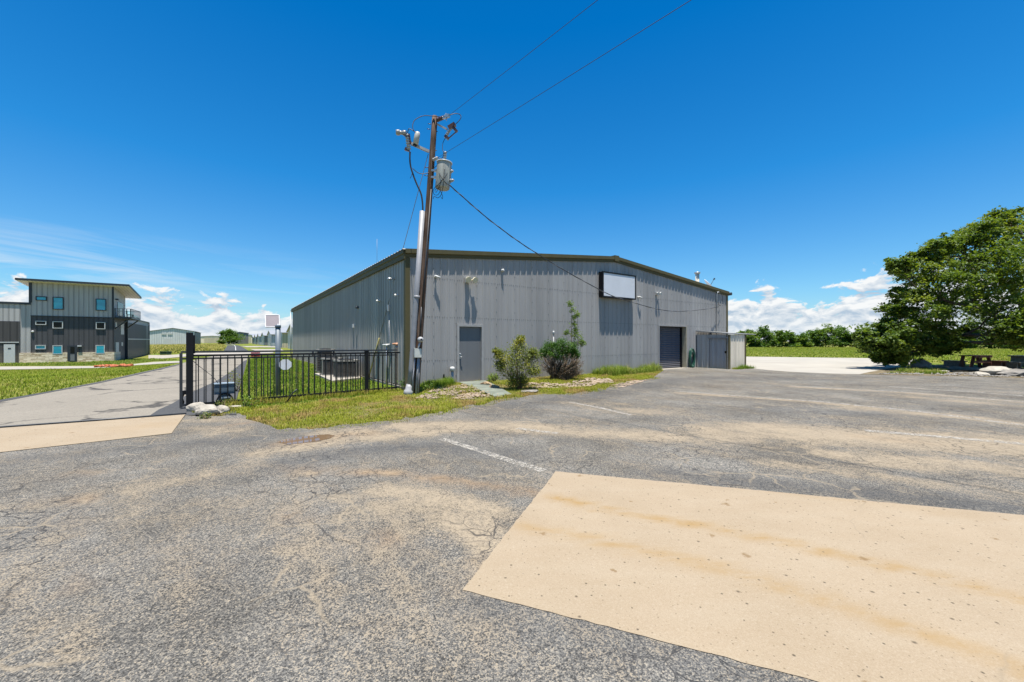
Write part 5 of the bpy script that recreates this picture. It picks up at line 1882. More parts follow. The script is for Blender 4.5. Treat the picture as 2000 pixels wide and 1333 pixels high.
grass('grass', 'bright green lawn behind the gate along the long side wall', lawn, 60000, 0.04, 0.12, 0.012, M['grass_lawn'], ([(q.x, q.y) for q in pq],), 0.9)
left_near = PX((-500, 838), (0, 782), (100, 764), (200, 745), (270, 729), (340, 713), (270, 714.5), (180, 720.5), (0, 723.5), (-500, 735))
grass('grass', 'green roadside grass left of the pale road', left_near, 60000, 0.04, 0.15, 0.016, M['grass_sun'], (), 0.9)
left_far = PX((-300, 716), (0, 715), (180, 714), (300, 706), (346, 703), (300, 701), (250, 703), (170, 708), (0, 711), (-300, 711))
grass('grass', 'green strip of grass in front of the modern building', left_far, 16000, 0.06, 0.2, 0.03, M['grass_dry'])
field_l = PX((292, 692), (380, 688), (436, 685), (441, 679), (440, 675), (430, 673), (292, 675))
grass('grass', 'dry golden field in front of the big grey hangar', field_l, 14000, 0.15, 0.5, 0.10, M['grass_gold'])
field_r = PX((1440, 696.5), (1700, 699.5), (1790, 701.5), (1810, 708), (2060, 716), (2060, 684), (1700, 679), (1440, 678))
grass('grass', 'sunlit grass field beyond the concrete apron', field_r, 42000, 0.05, 0.16, 0.05, M['grass_sun'], (), 0.95)
shed_w = [FSf.p(0.2, 0.05, 0), FSf.p(2.1, 0.05, 0), FSf.p(2.2, 0.5, 0), FSf.p(0.1, 0.35, 0)]
grass('grass', 'weeds at the foot of the shed front', shed_w, 900, 0.08, 0.3, 0.010, M['grass_lawn'])
bed_w = PX((1730, 731), (1850, 732), (1850, 724), (1770, 722))
grass('grass', 'patchy weeds in the shade of the oak', bed_w, 4000, 0.06, 0.22, 0.016, M['grass_dry'], (), 0.2)


# ------------------------------------------------------------------ shrubs and trees
def leaf_cloud(centers, size, seed, flat=0.5, aspect=0.55):
    """one leaf quad per centre, random attitude biased upward"""
    r_ = np.random.default_rng(seed)
    n = len(centers)
    nrm_ = r_.normal(size=(n, 3))
    nrm_[:, 2] = np.abs(nrm_[:, 2]) + flat
    nrm_ /= np.linalg.norm(nrm_, axis=1)[:, None]
    d = r_.normal(size=(n, 3))
    d -= (d * nrm_).sum(1)[:, None] * nrm_
    d /= np.linalg.norm(d, axis=1)[:, None]
    e = np.cross(nrm_, d)
    s_ = (size * r_.uniform(0.6, 1.35, n))[:, None]
    a_ = centers - d * s_
    b_ = centers + e * s_ * aspect + nrm_ * s_ * 0.15
    c_ = centers + d * s_
    f_ = centers - e * s_ * aspect + nrm_ * s_ * 0.15
    V = np.stack([a_, b_, c_, f_], 1).reshape(-1, 3)
    Q = np.arange(n * 4).reshape(n, 4)
    return V, Q


def clumps(cs, nsub, nleaf, rsub, seed, squash=0.8, flat=0.55):
    """cs: (x, y, z, r). leaf positions in sub-clumps spread near each clump's shell"""
    r_ = np.random.default_rng(seed)
    out = []
    for x, y, z, r in cs:
        d = r_.normal(size=(nsub, 3))
        d /= np.linalg.norm(d, axis=1)[:, None]
        rad = r * r_.uniform(0.25, 1.0, nsub) ** 0.6
        sc_c = np.array([x, y, z]) + d * rad[:, None] * np.array([1, 1, squash])
        for c_ in sc_c:
            k_ = max(3, int(nleaf * r_.uniform(0.5, 1.4)))
            q = r_.normal(size=(k_, 3)) * rsub * r * np.array([1, 1, flat])
            out.append(c_ + q)
    return np.concatenate(out)


# the big oak on the right
oak_base = G(2035, 722)
oak = thing('oak_tree', 'large spreading oak drooping to the ground at the right edge', 'tree', oak_base)
YO = oak_base.y
ck = [(1985, 440, 1.1, 1), (1955, 432, .8, 0), (1925, 455, .9, -1), (1990, 480, 1.4, 1), (1900, 455, .7, 1), (1940, 490, 1.3, -1), (1880, 478, .8, 0), (1845, 480, .7, -1), (1818, 492, .65, 0),
      (1860, 512, 1.0, 1.5), (1795, 510, .7, .5), (1765, 520, .6, -.5), (1830, 535, 1.0, -1), (1785, 545, .8, 1), (1748, 523, .4, 0), (1900, 520, 1.3, 2), (1875, 555, 1.0, -2), (1935, 550, 1.3, -1),
      (1985, 550, 1.5, 1), (1760, 578, .6, 0), (1795, 585, .85, -1), (1742, 605, .5, -.5), (1770, 618, .75, 1), (1815, 612, .95, -1.5), (1855, 600, .85, 1), (1735, 632, .5, .5), (1765, 645, .75, -1),
      (1800, 650, .9, 1), (1715, 648, .6, 0), (1690, 658, .5, -.5), (1740, 670, .75, -1), (1775, 678, .7, .5), (1715, 682, .65, 0), (1745, 697, .5, -.5), (1690, 676, .42, .5), (1812, 676, .65, -1), (1840, 650, .8, -1),
      (1842, 682, .42, 1), (1866, 672, .4, -1), (1885, 650, .6, 2), (1920, 630, .9, 3), (1925, 590, 1.0, 1), (1965, 600, 1.3, -2), (1995, 620, 1.4, -2.5), (1980, 645, .9, -2.5), (1960, 515, 1.2, -2), (2010, 515, 1.6, -2),
      (1738, 708, .30, 0), (1765, 704, .28, -1), (1715, 702, .28, 0), (1995, 660, .8, -2.5),
      (2050, 455, 1.8, 0), (2110, 480, 2.4, 1), (2080, 560, 2.4, -1), (2150, 560, 2.6, 1), (2070, 640, 1.6, -2), (2200, 620, 2.4, 0), (2075, 425, 1.6, 1), (2150, 430, 2.2, 0), (2250, 500, 2.6, 0)]
rr = random.Random(9)
cl3 = []
for px_, py_, r, dy in ck:
    q = at(px_, py_, YO + dy * 1.3)
    cl3.append((q.x, q.y, max(q.z, 0.55), r))
cen = clumps(cl3[:51], 26, 62, 0.19, 5)
cen2 = clumps(cl3[51:], 34, 50, 0.16, 6)
sprig = []
for x, y, z, r in cl3[:51]:
    for k in range(7):
        d = Vector((rr.gauss(0, 1), rr.gauss(0, 1), rr.gauss(0, 1))).normalized()
        q = rr.uniform(1.0, 1.45) * r
        sprig.append((x + d.x * q, y + d.y * q, max(0.45, z + d.z * q * 0.8), rr.uniform(0.12, 0.30)))
cen3 = clumps(sprig, 3, 14, 0.45, 12)
V, Q = leaf_cloud(np.concatenate([cen, cen2, cen3]), 0.085, 3, 0.7)
mesh_np('crown', V, Q, M['leaf_oak'], oak)
tk = MB()
tb_ = oak_base
tk.tube([tb_ + Vector((0, 0, -0.2)), tb_ + Vector((-0.1, 0, 0.7)), tb_ + Vector((-0.3, 0.1, 1.6)), tb_ + Vector((-0.3, 0.1, 2.8))], [0.62, 0.46, 0.42, 0.36], 14)
hubs = [tb_ + Vector((-0.3, 0.1, 1.5)), tb_ + Vector((-0.3, 0.1, 2.2)), tb_ + Vector((-0.3, 0.1, 2.8))]
# main limbs and, from them, a branch to every clump
limbs = []
for hub, via, end, r0 in ((hubs[0], (1960, 645, -.5), (1860, 655, -.5), .20), (hubs[1], (1955, 610, .5), (1840, 585, 0), .22), (hubs[2], (1985, 560, 0), (1900, 510, 0), .22), (hubs[0], (1940, 668, 1), (1800, 672, .5), .16),
                          (hubs[2], (2030, 520, 0), (1985, 440, 0), .2), (hubs[2], (2070, 560, 0), (2110, 470, 0), .22), (hubs[1], (2100, 610, 0), (2180, 560, 0), .2)):
    v1, v2 = at(via[0], via[1], YO + via[2]), at(end[0], end[1], YO + end[2])
    pts = []
    for i in range(11):
        s_ = i / 10
        q = hub * (1 - s_) ** 2 + v1 * 2 * s_ * (1 - s_) + v2 * s_ * s_
        q += Vector((rr.uniform(-.08, .08), rr.uniform(-.08, .08), rr.uniform(-.08, .08))) * (1 if 0 < i < 10 else 0)
        pts.append(q)
    tk.tube(pts, [r0 * (1 - 0.72 * i / 10) for i in range(11)], 8)
    limbs += pts[3:]
for x, y, z, r in cl3:
    c_ = Vector((x, y, z))
    s_ = min(limbs, key=lambda q: (q - c_).length + (2.0 if q.x < c_.x else 0))
    pts = []
    L_ = (c_ - s_).length
    for i in range(6):
        u = i / 5
        q = s_.lerp(c_, u) + Vector((0, 0, -0.12 * L_ * math.sin(u * math.pi) * rr.uniform(-.5, 1)))
        pts.append(q + Vector((rr.uniform(-.06, .06), rr.uniform(-.06, .06), 0)))
    tk.tube(pts, [0.065 - 0.009 * i for i in range(6)], 6)
    for k in range(5):
        e = c_ + Vector((rr.uniform(-1, 1), rr.uniform(-1, 1), rr.uniform(-.6, .7))) * r * 0.85
        tk.tube([c_ - (c_ - s_) * 0.15, c_.lerp(e, .5) + Vector((0, 0, .05)), e], [0.02, 0.013, 0.006], 5)
tk.build('trunk', M['bark'], oak)


def shrub(name, label, px, py, cs, nsub, nleaf, rsub, lsize, lm, stems, seed, extra=None, sm='stem'):
    b_ = G(px, py)
    o = thing(name, label, 'shrub', b_)
    cl = [tuple(at(x, y, b_.y + dy)) + (r,) for x, y, r, dy in cs]
    V, Q = leaf_cloud(clumps(cl, nsub, nleaf, rsub, seed, 1.0, 1.0), lsize, seed, 0.3)
    mesh_np('foliage', V, Q, lm, o)
    r_ = random.Random(seed)
    mb = MB()
    for x, y, z, r in cl:
        for k in range(stems):
            e = Vector((x, y, z)) + Vector((r_.uniform(-1, 1), r_.uniform(-1, 1), r_.uniform(-.6, .9))) * r * 0.8
            s_ = b_ + Vector((r_.uniform(-.08, .08), r_.uniform(-.08, .08), 0))
            mb.tube([s_, s_.lerp(e, .5) + Vector((r_.uniform(-.06, .06), r_.uniform(-.06, .06), -0.04)), e], [0.013, 0.009, 0.004], 5)
    mb.build('stems', M[sm], o)
    return o, b_


shrub('shrub', 'loose olive green shrub standing on the verge right of the steel door', 1013, 762,
      [(1013, 676, .22, 0), (1000, 690, .30, -.1), (1030, 690, .28, .1), (983, 702, .28, 0), (1010, 705, .36, -.2), (1038, 708, .28, .1), (992, 722, .32, .1), (1022, 725, .34, -.1), (1012, 742, .26, 0), (974, 694, .16, 0),
       (1016, 664, .13, 0), (1043, 690, .16, 0), (976, 714, .18, 0), (1002, 748, .2, 0), (1044, 725, .18, 0), (1020, 746, .18, .1), (967, 686, .09, 0)], 30, 20, 0.30, 0.029, M['leaf_olive'], 2, 21)
o, b_ = shrub('shrub', 'dense dark green shrub over bare brown stems against the warehouse front', 1095, 742,
      [(1075, 680, .30, 0), (1095, 674, .33, -.1), (1113, 680, .32, 0), (1063, 690, .24, .1), (1105, 690, .30, .2), (1085, 690, .30, -.2), (1122, 692, .2, 0)], 36, 46, 0.22, 0.026, M['leaf_dark'], 3, 22)
r_ = random.Random(4)
mb = MB()
twc = []
for k in range(190):
    px_ = r_.uniform(1055, 1142)
    py_ = r_.uniform(688, 722) + max(0, (px_ - 1120) * 0.5)
    e = at(px_, py_, b_.y + r_.uniform(-.55, .5))
    s_ = b_ + Vector((r_.uniform(-.45, .35), r_.uniform(-.35, .3), 0))
    mid = s_.lerp(e, .55) + Vector((r_.uniform(-.06, .06), r_.uniform(-.06, .06), r_.uniform(-.02, .06)))
    mb.tube([s_, mid, e], [0.014, 0.010, 0.004], 5)
    for u in (0.35, 0.55, 0.7, 0.85, 0.95):
        q = s_.lerp(e, u)
        for _ in range(3):
            twc.append((q.x + r_.uniform(-.07, .07), q.y + r_.uniform(-.07, .07), q.z + r_.uniform(-.06, .06)))
mb.build('bare_stems', M['stem'], o)
V, Q = leaf_cloud(np.array(twc), 0.026, 8, 0.2)
mesh_np('dead_foliage', V, Q, M['twig'], o)
shrub('sapling', 'tall thin bright green shoot rising out of the dark shrub', 1122, 738,
      [(1113, 594, .09, 0), (1118, 605, .10, 0), (1121, 620, .09, 0), (1128, 615, .09, 0), (1121, 633, .11, 0), (1123, 645, .09, 0), (1118, 652, .14, 0), (1106, 650, .09, 0), (1128, 658, .16, -.1), (1134, 668, .12, 0), (1122, 672, .12, 0), (1138, 672, .09, 0)],
      16, 11, 0.55, 0.032, M['leaf_bright'], 1, 23)
shrub('weed_bush', 'small bright green weed clump between the door and the olive shrub', 962, 748,
      [(958, 738, .13, 0), (966, 736, .15, 0), (962, 742, .14, 0)], 10, 16, 0.3, 0.03, M['leaf_bright'], 3, 24)
shrub('weed_bush', 'low leafy weeds at the foot of the pole', 826, 766, [(824, 760, .12, 0), (832, 757, .12, .1), (840, 755, .13, .2)], 8, 14, 0.3, 0.028, M['leaf_bright'], 3, 25)
shrub('weed_bush', 'dark scrubby plant tucked between the pole and the warehouse corner', 792, 760, [(790, 745, .12, .1), (786, 752, .14, 0), (797, 750, .1, .2)], 8, 12, 0.3, 0.03, M['leaf_dark'], 4, 26)
shrub('weed_bush', 'straggly flowering weed on the boulder by the operator box', 440, 803, [(436, 788, .10, 0), (444, 792, .12, 0), (428, 792, .1, 0), (450, 796, .1, 0)], 8, 8, 0.4, 0.02, M['leaf_olive'], 4, 27)
shrub('weed_bush', 'green weed growing against the fence right of the operator box', 492, 797, [(488, 787, .12, 0), (497, 789, .13, 0), (480, 792, .1, 0)], 8, 14, 0.35, 0.028, M['leaf_bright'], 4, 28)
shrub('weed_bush', 'small weed patch in front of the pale boulder', 405, 818, [(398, 813, .08, 0), (408, 815, .09, 0)], 8, 14, 0.35, 0.02, M['leaf_olive'], 3, 29)
shrub('weed_bush', 'thin yellow flowering weed behind the operator box', 462, 765, [(455, 733, .16, 0), (460, 745, .18, 0), (464, 755, .16, 0)], 8, 8, 0.4, 0.03, M['leaf_olive'], 3, 31)


# treeline across the field and the far tree
def tree(name, label, base, h, w, seed, lm, nc, lsize, nsub, nleaf, skirt, group=None, trunk_r=0.12):
    o = thing(name, label, 'tree', base, group)
    r_ = random.Random(seed)
    cl = []
    for k in range(nc):
        u = r_.uniform(0, 1)
        q = r_.uniform(0, 6.28)
        zz = h * (skirt + (0.90 - skirt) * u)
        rad = w / 2 * (1 - 0.75 * u ** 2.2) * r_.uniform(0.2, 0.85)
        cl.append((base.x + math.cos(q) * rad, base.y + math.sin(q) * rad, base.z + zz, w * r_.uniform(0.13, 0.22)))
    V, Q = leaf_cloud(clumps(cl, nsub, nleaf, 0.24, seed), lsize, seed, 0.4)
    mesh_np('crown', V, Q, lm, o)
    mb = MB()
    mb.tube([base + Vector((0, 0, -0.2)), base + Vector((0, 0, h * 0.35)), base + Vector((0.1, 0, h * 0.6))], [trunk_r, trunk_r * 0.7, trunk_r * 0.4], 8)
    for x, y, z, r in cl:
        mb.tube([base + Vector((0, 0, h * 0.3)), Vector((x, y, z))], [trunk_r * 0.35, 0.03], 5)
    mb.build('trunk', M['bark'], o)
    return o


TL = [(1447, 649, 30, 'first low dark tree of the treeline, just right of the shed roof'),
      (1468, 644, 40, 'broad dark green tree second from the shed in the treeline'),
      (1492, 641, 46, 'tall rounded tree in the left clump of the treeline'),
      (1519, 645, 40, 'mid-height tree right of the tallest one in the left clump'),
      (1542, 649, 38, 'low tree closing the right end of the left clump'),
      (1566, 653, 36, 'lowest bushy tree in the dip of the treeline'),
      (1590, 646, 42, 'dark tree left of the twin peaks of the treeline'),
      (1613, 635, 50, 'tallest tree of the treeline, left of the twin peaks'),
      (1640, 639, 50, 'broad tree forming the right twin peak of the treeline'),
      (1664, 652, 34, 'small tree right of the twin peaks'),
      (1688, 642, 46, 'tree of the treeline just behind the oak tip'),
      (1722, 645, 50, 'treeline tree hidden mostly behind the drooping oak limb'),
      (1860, 652, 55, 'olive tree across the field above the flat stones'),
      (1905, 648, 55, 'yellow green tree across the field behind the picnic table'),
      (1950, 648, 55, 'bushy tree across the field right of the picnic table'),
      (1990, 645, 60, 'dark bushy tree across the field at the right edge')]
for i, (px_, pyt, wpx, lab) in enumerate(TL):
    yb = 678.5 if px_ < 1800 else 681
    b_ = G(px_, yb)
    h = (yb - pyt) / F * b_.y
    tree('field_tree', lab, b_, h * 1.02, wpx / F * b_.y * 1.15, 40 + i, M['leaf_dist'], 16, 0.20, 14, 22, 0.08, 'trees of the treeline across the field')
# scrub behind, closing gaps low down
for i, px_ in enumerate(range(1440, 1760, 22)):
    b_ = G(px_, 677.2) + Vector((0, 6, 0))
tree('distant_oak', 'dark round tree beside the far bend of the road', G(447, 672.6), 7.2, 13, 70, M['leaf_dist'], 26, 0.32, 14, 22, 0.30, None, 0.35)
tree('distant_oak', 'small dark bush at the left foot of the round roadside tree', G(430, 672.8), 4.0, 5, 71, M['leaf_dist'], 10, 0.3, 12, 16, 0.1, None, 0.2)

# ------------------------------------------------------------------ picnic table, benches
tg = G(1907, 719.5)
tbw = (1930 - 1884) / F * tg.y
pt = thing('picnic_table', 'red-brown wooden picnic table in the shade of the oak', 'picnic table', tg)
FT = Fr((tg.x, tg.y), (0.99, 0.14))
zt = at(1907, 695, tg.y).z - tg.z + 0.02
z_ = tg.z
hw = tbw / 2 * 0.92
mb = MB()
for k in range(5):
    b0_ = 0.35 - k * 0.16
    mb.box(FT, -hw, hw, b0_ - 0.15, b0_, z_ + zt - 0.05, z_ + zt)
mb.box(FT, -hw + 0.02, hw - 0.02, 0.30, 0.34, z_ + zt - 0.13, z_ + zt - 0.052)
mb.build('tabletop', M['redwood'], pt)
for sgn in (-1, 1):
    for bb_ in (0.22, -0.30):
        MB().beam(FT.p(sgn * hw * 0.78, bb_, z_ + zt - 0.06), FT.p(sgn * hw * 1.12, bb_, z_), 0.06, 0.16, (FT.w[0], FT.w[1], 0)).build('leg', M['redwood'], pt)
mb = MB()
mb.box(FT, -hw * 0.95, hw * 0.95, 0.255, 0.295, z_ + zt * 0.42, z_ + zt * 0.58)
mb.box(FT, -0.05, 0.05, 0.20, 0.253, z_ + zt * 0.42, z_ + zt - 0.06)
mb.build('brace', M['redwood'], pt)


def bench(px, py, w, h, label, m):
    g_ = G(px, py)
    o = thing('bench', label, 'bench', g_, 'low benches round the picnic table')
    f_ = Fr((g_.x, g_.y), (0.95, 0.31))
    MB().box(f_, -w / 2, w / 2, -0.5, 0.5, g_.z + h - 0.07, g_.z + h).build('seat', m, o)
    for s_ in (-1, 1):
        mb = MB()
        mb.hexa([f_.p(s_ * w * .42 - .06, -0.4, g_.z), f_.p(s_ * w * .42 + .06, -0.4, g_.z), f_.p(s_ * w * .42 + .06, 0.4, g_.z), f_.p(s_ * w * .42 - .06, 0.4, g_.z),
                 f_.p(s_ * w * .36 - .06, -0.4, g_.z + h - .07), f_.p(s_ * w * .36 + .06, -0.4, g_.z + h - .07), f_.p(s_ * w * .36 + .06, 0.4, g_.z + h - .07), f_.p(s_ * w * .36 - .06, 0.4, g_.z + h - .07)])
        mb.build('leg', m, o)


bench(1864, 716, 0.62, 0.38, 'low dark wooden bench left of the picnic table', M['greywood'])
bench(1942, 720, 0.60, 0.48, 'squat dark wooden bench right of the picnic table', M['redwood'])
bench(1972, 720.5, 0.5, 0.42, 'grey bench seat on a slanted leg near the right edge', M['greywood'])
bench(2000, 716, 1.3, 0.72, 'grey table top cut off by the right edge under the oak', M['greywood'])

# ------------------------------------------------------------------ modern building on the left
CM = Vector((-49.05, 50.0, 0))
CM.z = gz(CM.x, CM.y)
FM = Fr((CM.x, CM.y), D2)
FMS = Fr((CM.x, CM.y), D1)
zg = H - (705.0 - CY) / F * 50.0
mod = thing('modern_building', 'modern grey metal building with a tilted roof and stone base, left of the road', 'building', (CM.x, CM.y, zg))


def mz(py, px=222):
    return FM.px(px, py)[1]


aL = FM.px(60, 600)[0]
aFar = -16.0
zsplit, zstone = mz(621), mz(688)
ztop_r = mz(561)
ztop_l = FM.px(62, 553)[1]
sideT = 6.5
SLOPE = 0.098     # roof falls away to the back
MB().box(FM, aL, 0, -sideT, 0, zsplit, ztop_r + 0.05).build('upper_wall', M['mod_light'], mod)
MB().box(FM, aL, -0.02, -sideT, -0.02, zstone, zsplit).build('lower_wall', M['mod_dark'], mod)
aStone = FM.px(38, 690)[0]
MB().box(FM, aStone, 0.06, -3.4, 0.08, zg - 0.4, zstone).build('stone_base', M['ledge'], mod)
# overlay sheets for the side wall so the ribs run right
MB().box(FMS, 0.02, sideT, 0.0, 0.03, zsplit, ztop_r - 0.3).build('upper_wall', M['mod_light_s'], mod)
MB().box(FMS, 0.02, sideT, 0.0, 0.028, zg - 0.2, zsplit).build('lower_wall', M['mod_dark_s'], mod)
# left wing
zw = FM.px(30, 592)[1]
MB().box(FM, aFar, aL, -14, 0.0, zg - 0.2, zw).build('wing_wall', M['mod_light'], mod)
MB().box(FM, aFar, aL - 0.0, 0.002, 0.08, zw - 0.15, zw + 0.10).build('wing_fascia', M['darkfascia'], mod)
aHD1 = FM.px(39, 660)[0]
zHD = FM.px(30, 628)[1]
MB().box(FM, aFar + 1, aHD1, 0.002, 0.05, zg - 0.1, zHD).build('hangar_door', panel_paint('brown_door', (0.075, 0.07, 0.068), ribs=(D2, 0.5)), mod)
zb = FM.px(20, 669)[1]
MB().box(FM, aFar + 1, aHD1 - 0.05, 0.052, 0.10, zb - 0.05, zb + 0.05).build('door_rail', M['white'], mod)
q0, zd1 = FM.px(8, 673)
q1 = FM.px(30, 673)[0]
wd = MB().box(FM, q0, q1, 0.052, 0.085, zg - 0.05, zd1).build('door', M['white'], mod)
zl = FM.px(19, 681)[1]
MB().box(FM, q0 + 0.3, q1 - 0.3, 0.087, 0.10, zl - 0.07, zl + 0.07).build('door_vent', M['darkgrey_metal'], wd)
# hangar part behind along the side
z0h = FMS.px(250, 622)[1]
z1h = FMS.px(290, 625)[1]
sE = 26.0
hb = MB()
hb.hexa([FMS.p(sideT, -0.02, zg - 0.2), FMS.p(sE, -0.02, zg - 0.2), FMS.p(sE, -14, zg - 0.2), FMS.p(sideT, -14, zg - 0.2),
         FMS.p(sideT, -0.02, z0h), FMS.p(sE, -0.02, z0h), FMS.p(sE, -14, z0h), FMS.p(sideT, -14, z0h)])
hb.build('hangar_wall', M['mod_light_s'], mod)
MB().box(FMS, sideT, sE + 0.1, -0.018, 0.07, z0h - 0.05, z0h + 0.12).build('hangar_fascia', M['darkfascia'], mod)
zdt = FMS.px(268, 634)[1]
bf = MB().box(FMS, sideT + 0.3, sE - 3.2, -0.018, 0.06, zg, zdt).build('bifold_door', panel_paint('bifold_grey', (0.075, 0.073, 0.073), ribs=(D1, 0.6)), mod)
zr = FMS.px(268, 663)[1]
MB().box(FMS, sideT + 0.3, sE - 0.1, 0.062, 0.13, zr - 0.07, zr + 0.07).build('door_rail', M['steel'], bf)
MB().box(FMS, sE - 3.2, sE, -0.016, 0.05, zg, zdt).build('bifold_door', M['darkgrey_metal'], mod)
MB().box(FMS, sE - 0.5, sE + 0.05, 0.052, 0.11, zg - 0.1, z0h - 0.05).build('end_trim', M['darkfascia'], mod)
# corner trims
MB().box(FM, aL - 0.14, aL + 0.10, 0.002, 0.06, zw + 0.1, ztop_r + 0.1).build('corner_trim', M['darkfascia'], mod)
MB().box(FM, -0.16, 0.03, 0.002, 0.06, zsplit + 0.05, ztop_r + 0.1).build('corner_trim', M['darkfascia'], mod)
MB().box(FM, aL, 0.04, 0.002, 0.05, zsplit - 0.05, zsplit + 0.05).build('band_trim', M['darkfascia'], mod)
cp = MB()
cp.box(FMS, sideT - 0.12, sideT + 0.12, 0.03, 0.3, zg - 0.2, zsplit + 0.3)
cp.build('column', M['darkfascia'], mod)


def roofz(a, b):
    return ztop_r + 0.34 + (b - 0.8) * SLOPE


rl0, rl1, rb0, rb1 = aL - 0.95, 1.55, 0.85, -sideT - 1.0
rfm = MB()
for th0, th1 in ((-0.22, 0.0),):
    c_ = [(rl0, rb0), (rl1, rb0), (rl1, rb1), (rl0, rb1)]
    rfm.hexa([FM.p(a, b, roofz(a, b) + th0) for a, b in c_] + [FM.p(a, b, roofz(a, b) + th1) for a, b in c_])
rfo = rfm.build('roof', M['darkfascia'], mod)
sf = MB()
c_ = [(rl0 + .06, rb0 - .06), (rl1 - .06, rb0 - .06), (rl1 - .06, rb1), (rl0 + .06, rb1)]
sf.hexa([FM.p(a, b, roofz(a, b) - 0.26) for a, b in c_] + [FM.p(a, b, roofz(a, b) - 0.222) for a, b in c_])
sf.build('soffit', M['soffit'], rfo)
# wedge closing the wall up to the soffit
wd_ = MB()
for a in (aL, -0.001):
    pass
wd_.hexa([FM.p(aL, -sideT, ztop_r - 0.6), FM.p(-0.01, -sideT, ztop_r - 0.6), FM.p(-0.01, -0.01, ztop_r - 0.6), FM.p(aL, -0.01, ztop_r - 0.6),
          FM.p(aL, -sideT, roofz(0, -sideT) - 0.27), FM.p(-0.01, -sideT, roofz(0, -sideT) - 0.27), FM.p(-0.01, -0.01, roofz(0, 0) - 0.27), FM.p(aL, -0.01, roofz(0, 0) - 0.27)])
wd_.build('clerestory_wall', M['mod_light'], mod)


def window(x0, y0, x1, y1, glass, fmat, stone=False):
    a0, z1 = FM.px(x0, y0)
    a1, z0 = FM.px(x1, y1)
    b = 0.002 if not stone else 0.0
    w = 0.075
    mb = MB()
    mb.box(FM, a0, a1, b, b + 0.10, z1 - w, z1)
    mb.box(FM, a0, a1, b, b + 0.10, z0, z0 + w)
    mb.box(FM, a0, a0 + w, b, b + 0.10, z0 + w, z1 - w)
    mb.box(FM, a1 - w, a1, b, b + 0.10, z0 + w, z1 - w)
    f_ = mb.build('window', fmat, mod)
    MB().box(FM, a0 + w, a1 - w, b, b + (0.085 if stone else 0.04), z0 + w, z1 - w).build('pane', glass, f_)


trimw = plain('pale_window_frame', (0.46, 0.46, 0.44), 0.5)
for r_ in ((70, 579, 92, 588), (103, 580.4, 124.6, 605.4), (187, 584, 207.7, 607.5)):
    window(*r_, M['teal_reflection'], M['darkfascia'])
for r_ in ((69.5, 627, 91, 635), (103, 628, 123.5, 642), (187.5, 629.5, 206, 643.5)):
    window(*r_, M['blackglass'], trimw)
window(69, 674.5, 90, 682.5, M['teal_reflection'], trimw)
for r_ in ((103, 675, 122.5, 692), (187, 674.5, 205, 691)):
    window(*r_, M['teal_reflection'], trimw, True)
a0, z1 = FM.px(132, 675.5)
a1 = FM.px(151, 675.5)[0]
md = MB().box(FM, a0, a1, 0.03, 0.10, zg - 0.02, z1).build('entry_door', M['darkfascia'], mod)
MB().box(FM, a0 + 0.25, a1 - 0.2, 0.102, 0.112, zg + 1.0, z1 - 0.15).build('pane', M['blackglass'], md)
MB().box(FM, a0 + 0.25, a1 - 0.2, 0.102, 0.110, zg + 0.1, zg + 0.85).build('lower_panel', plain('grey_panel', (0.16, 0.16, 0.16), 0.5), md)
a, z = FM.px(158, 676)
MB().box(FM, a - 0.25, a + 0.1, 0.0, 0.25, z - 0.08, z + 0.06).build('wall_lamp', M['white'], mod)
a, z = FM.px(64, 648)
MB().lathe(FM.p(a, 0, z), (FM.w[0], FM.w[1], 0), [(0, 0.12), (0.1, 0.11), (0.14, 0.05)], 10).build('round_lamp', M['white'], mod)
# side wall openings
def side_win(x0, y0, x1, y1, m, nm):
    a0, z1 = FMS.px(x0, y0, 0.03)
    a1, z0 = FMS.px(x1, y1, 0.03)
    MB().box(FMS, a0, a1, 0.031, 0.07, z0, z1).build(nm, m, mod)


side_win(229, 590, 240, 619, M['blackglass'], 'balcony_door')
side_win(235.5, 632, 241.5, 654, trimw, 'side_window')
side_win(225, 630, 227.5, 640, trimw, 'side_window')
side_win(225.5, 669, 231.5, 688, trimw, 'electrical_cabinet')
side_win(236.5, 669, 239.5, 676, M['steel'], 'meter_box')
a, z = FMS.px(226, 585, 0.03)
MB().box(FMS, a - 0.2, a + 0.3, 0.031, 0.3, z - 0.08, z + 0.08).build('side_lamp', M['darkfascia'], mod)
# balcony on the side
bal = thing('balcony', 'black steel balcony with railing on the side of the modern building', 'balcony', FMS.p(0.2, 0, zsplit))
FBa = FMS
zf = FM.px(224, 618.5, 0)[1]
bp_ = 1.6
MB().box(FBa, 0.15, sideT - 0.15, 0.035, bp_, zf - 0.22, zf).build('deck', M['darkfascia'], bal)
rl_ = MB()
for zz in (zf + 1.02, zf + 0.12):
    rl_.box(FBa, 0.15, 0.21, 0.04, bp_, zz - 0.04, zz)
    rl_.box(FBa, sideT - 0.21, sideT - 0.15, 0.04, bp_, zz - 0.04, zz)
    rl_.box(FBa, 0.15, sideT - 0.15, bp_ - 0.06, bp_ - 0.001, zz - 0.042, zz - 0.002)
rl_.build('railing', M['darkfascia'], bal)
for k in range(9):
    a = 0.18 + (sideT - 0.36) * k / 8
    MB().box(FBa, a - 0.05, a + 0.05, bp_ - 0.058, bp_ - 0.008, zf, zf + 0.98).build('baluster', M['darkfascia'], bal)
for k in range(5):
    b = 0.1 + (bp_ - 0.2) * k / 4
    MB().box(FBa, 0.16, 0.20, b - 0.035, b + 0.035, zf, zf + 0.98).build('baluster', M['darkfascia'], bal)
for a in (0.5, sideT - 0.4):
    MB().beam(FBa.p(a, 0.03, zf - 1.5), FBa.p(a, bp_ - 0.2, zf - 0.22), 0.12, 0.14).build('brace', M['darkfascia'], bal)
cha = FBa.p(3.8, 0.9, zf)
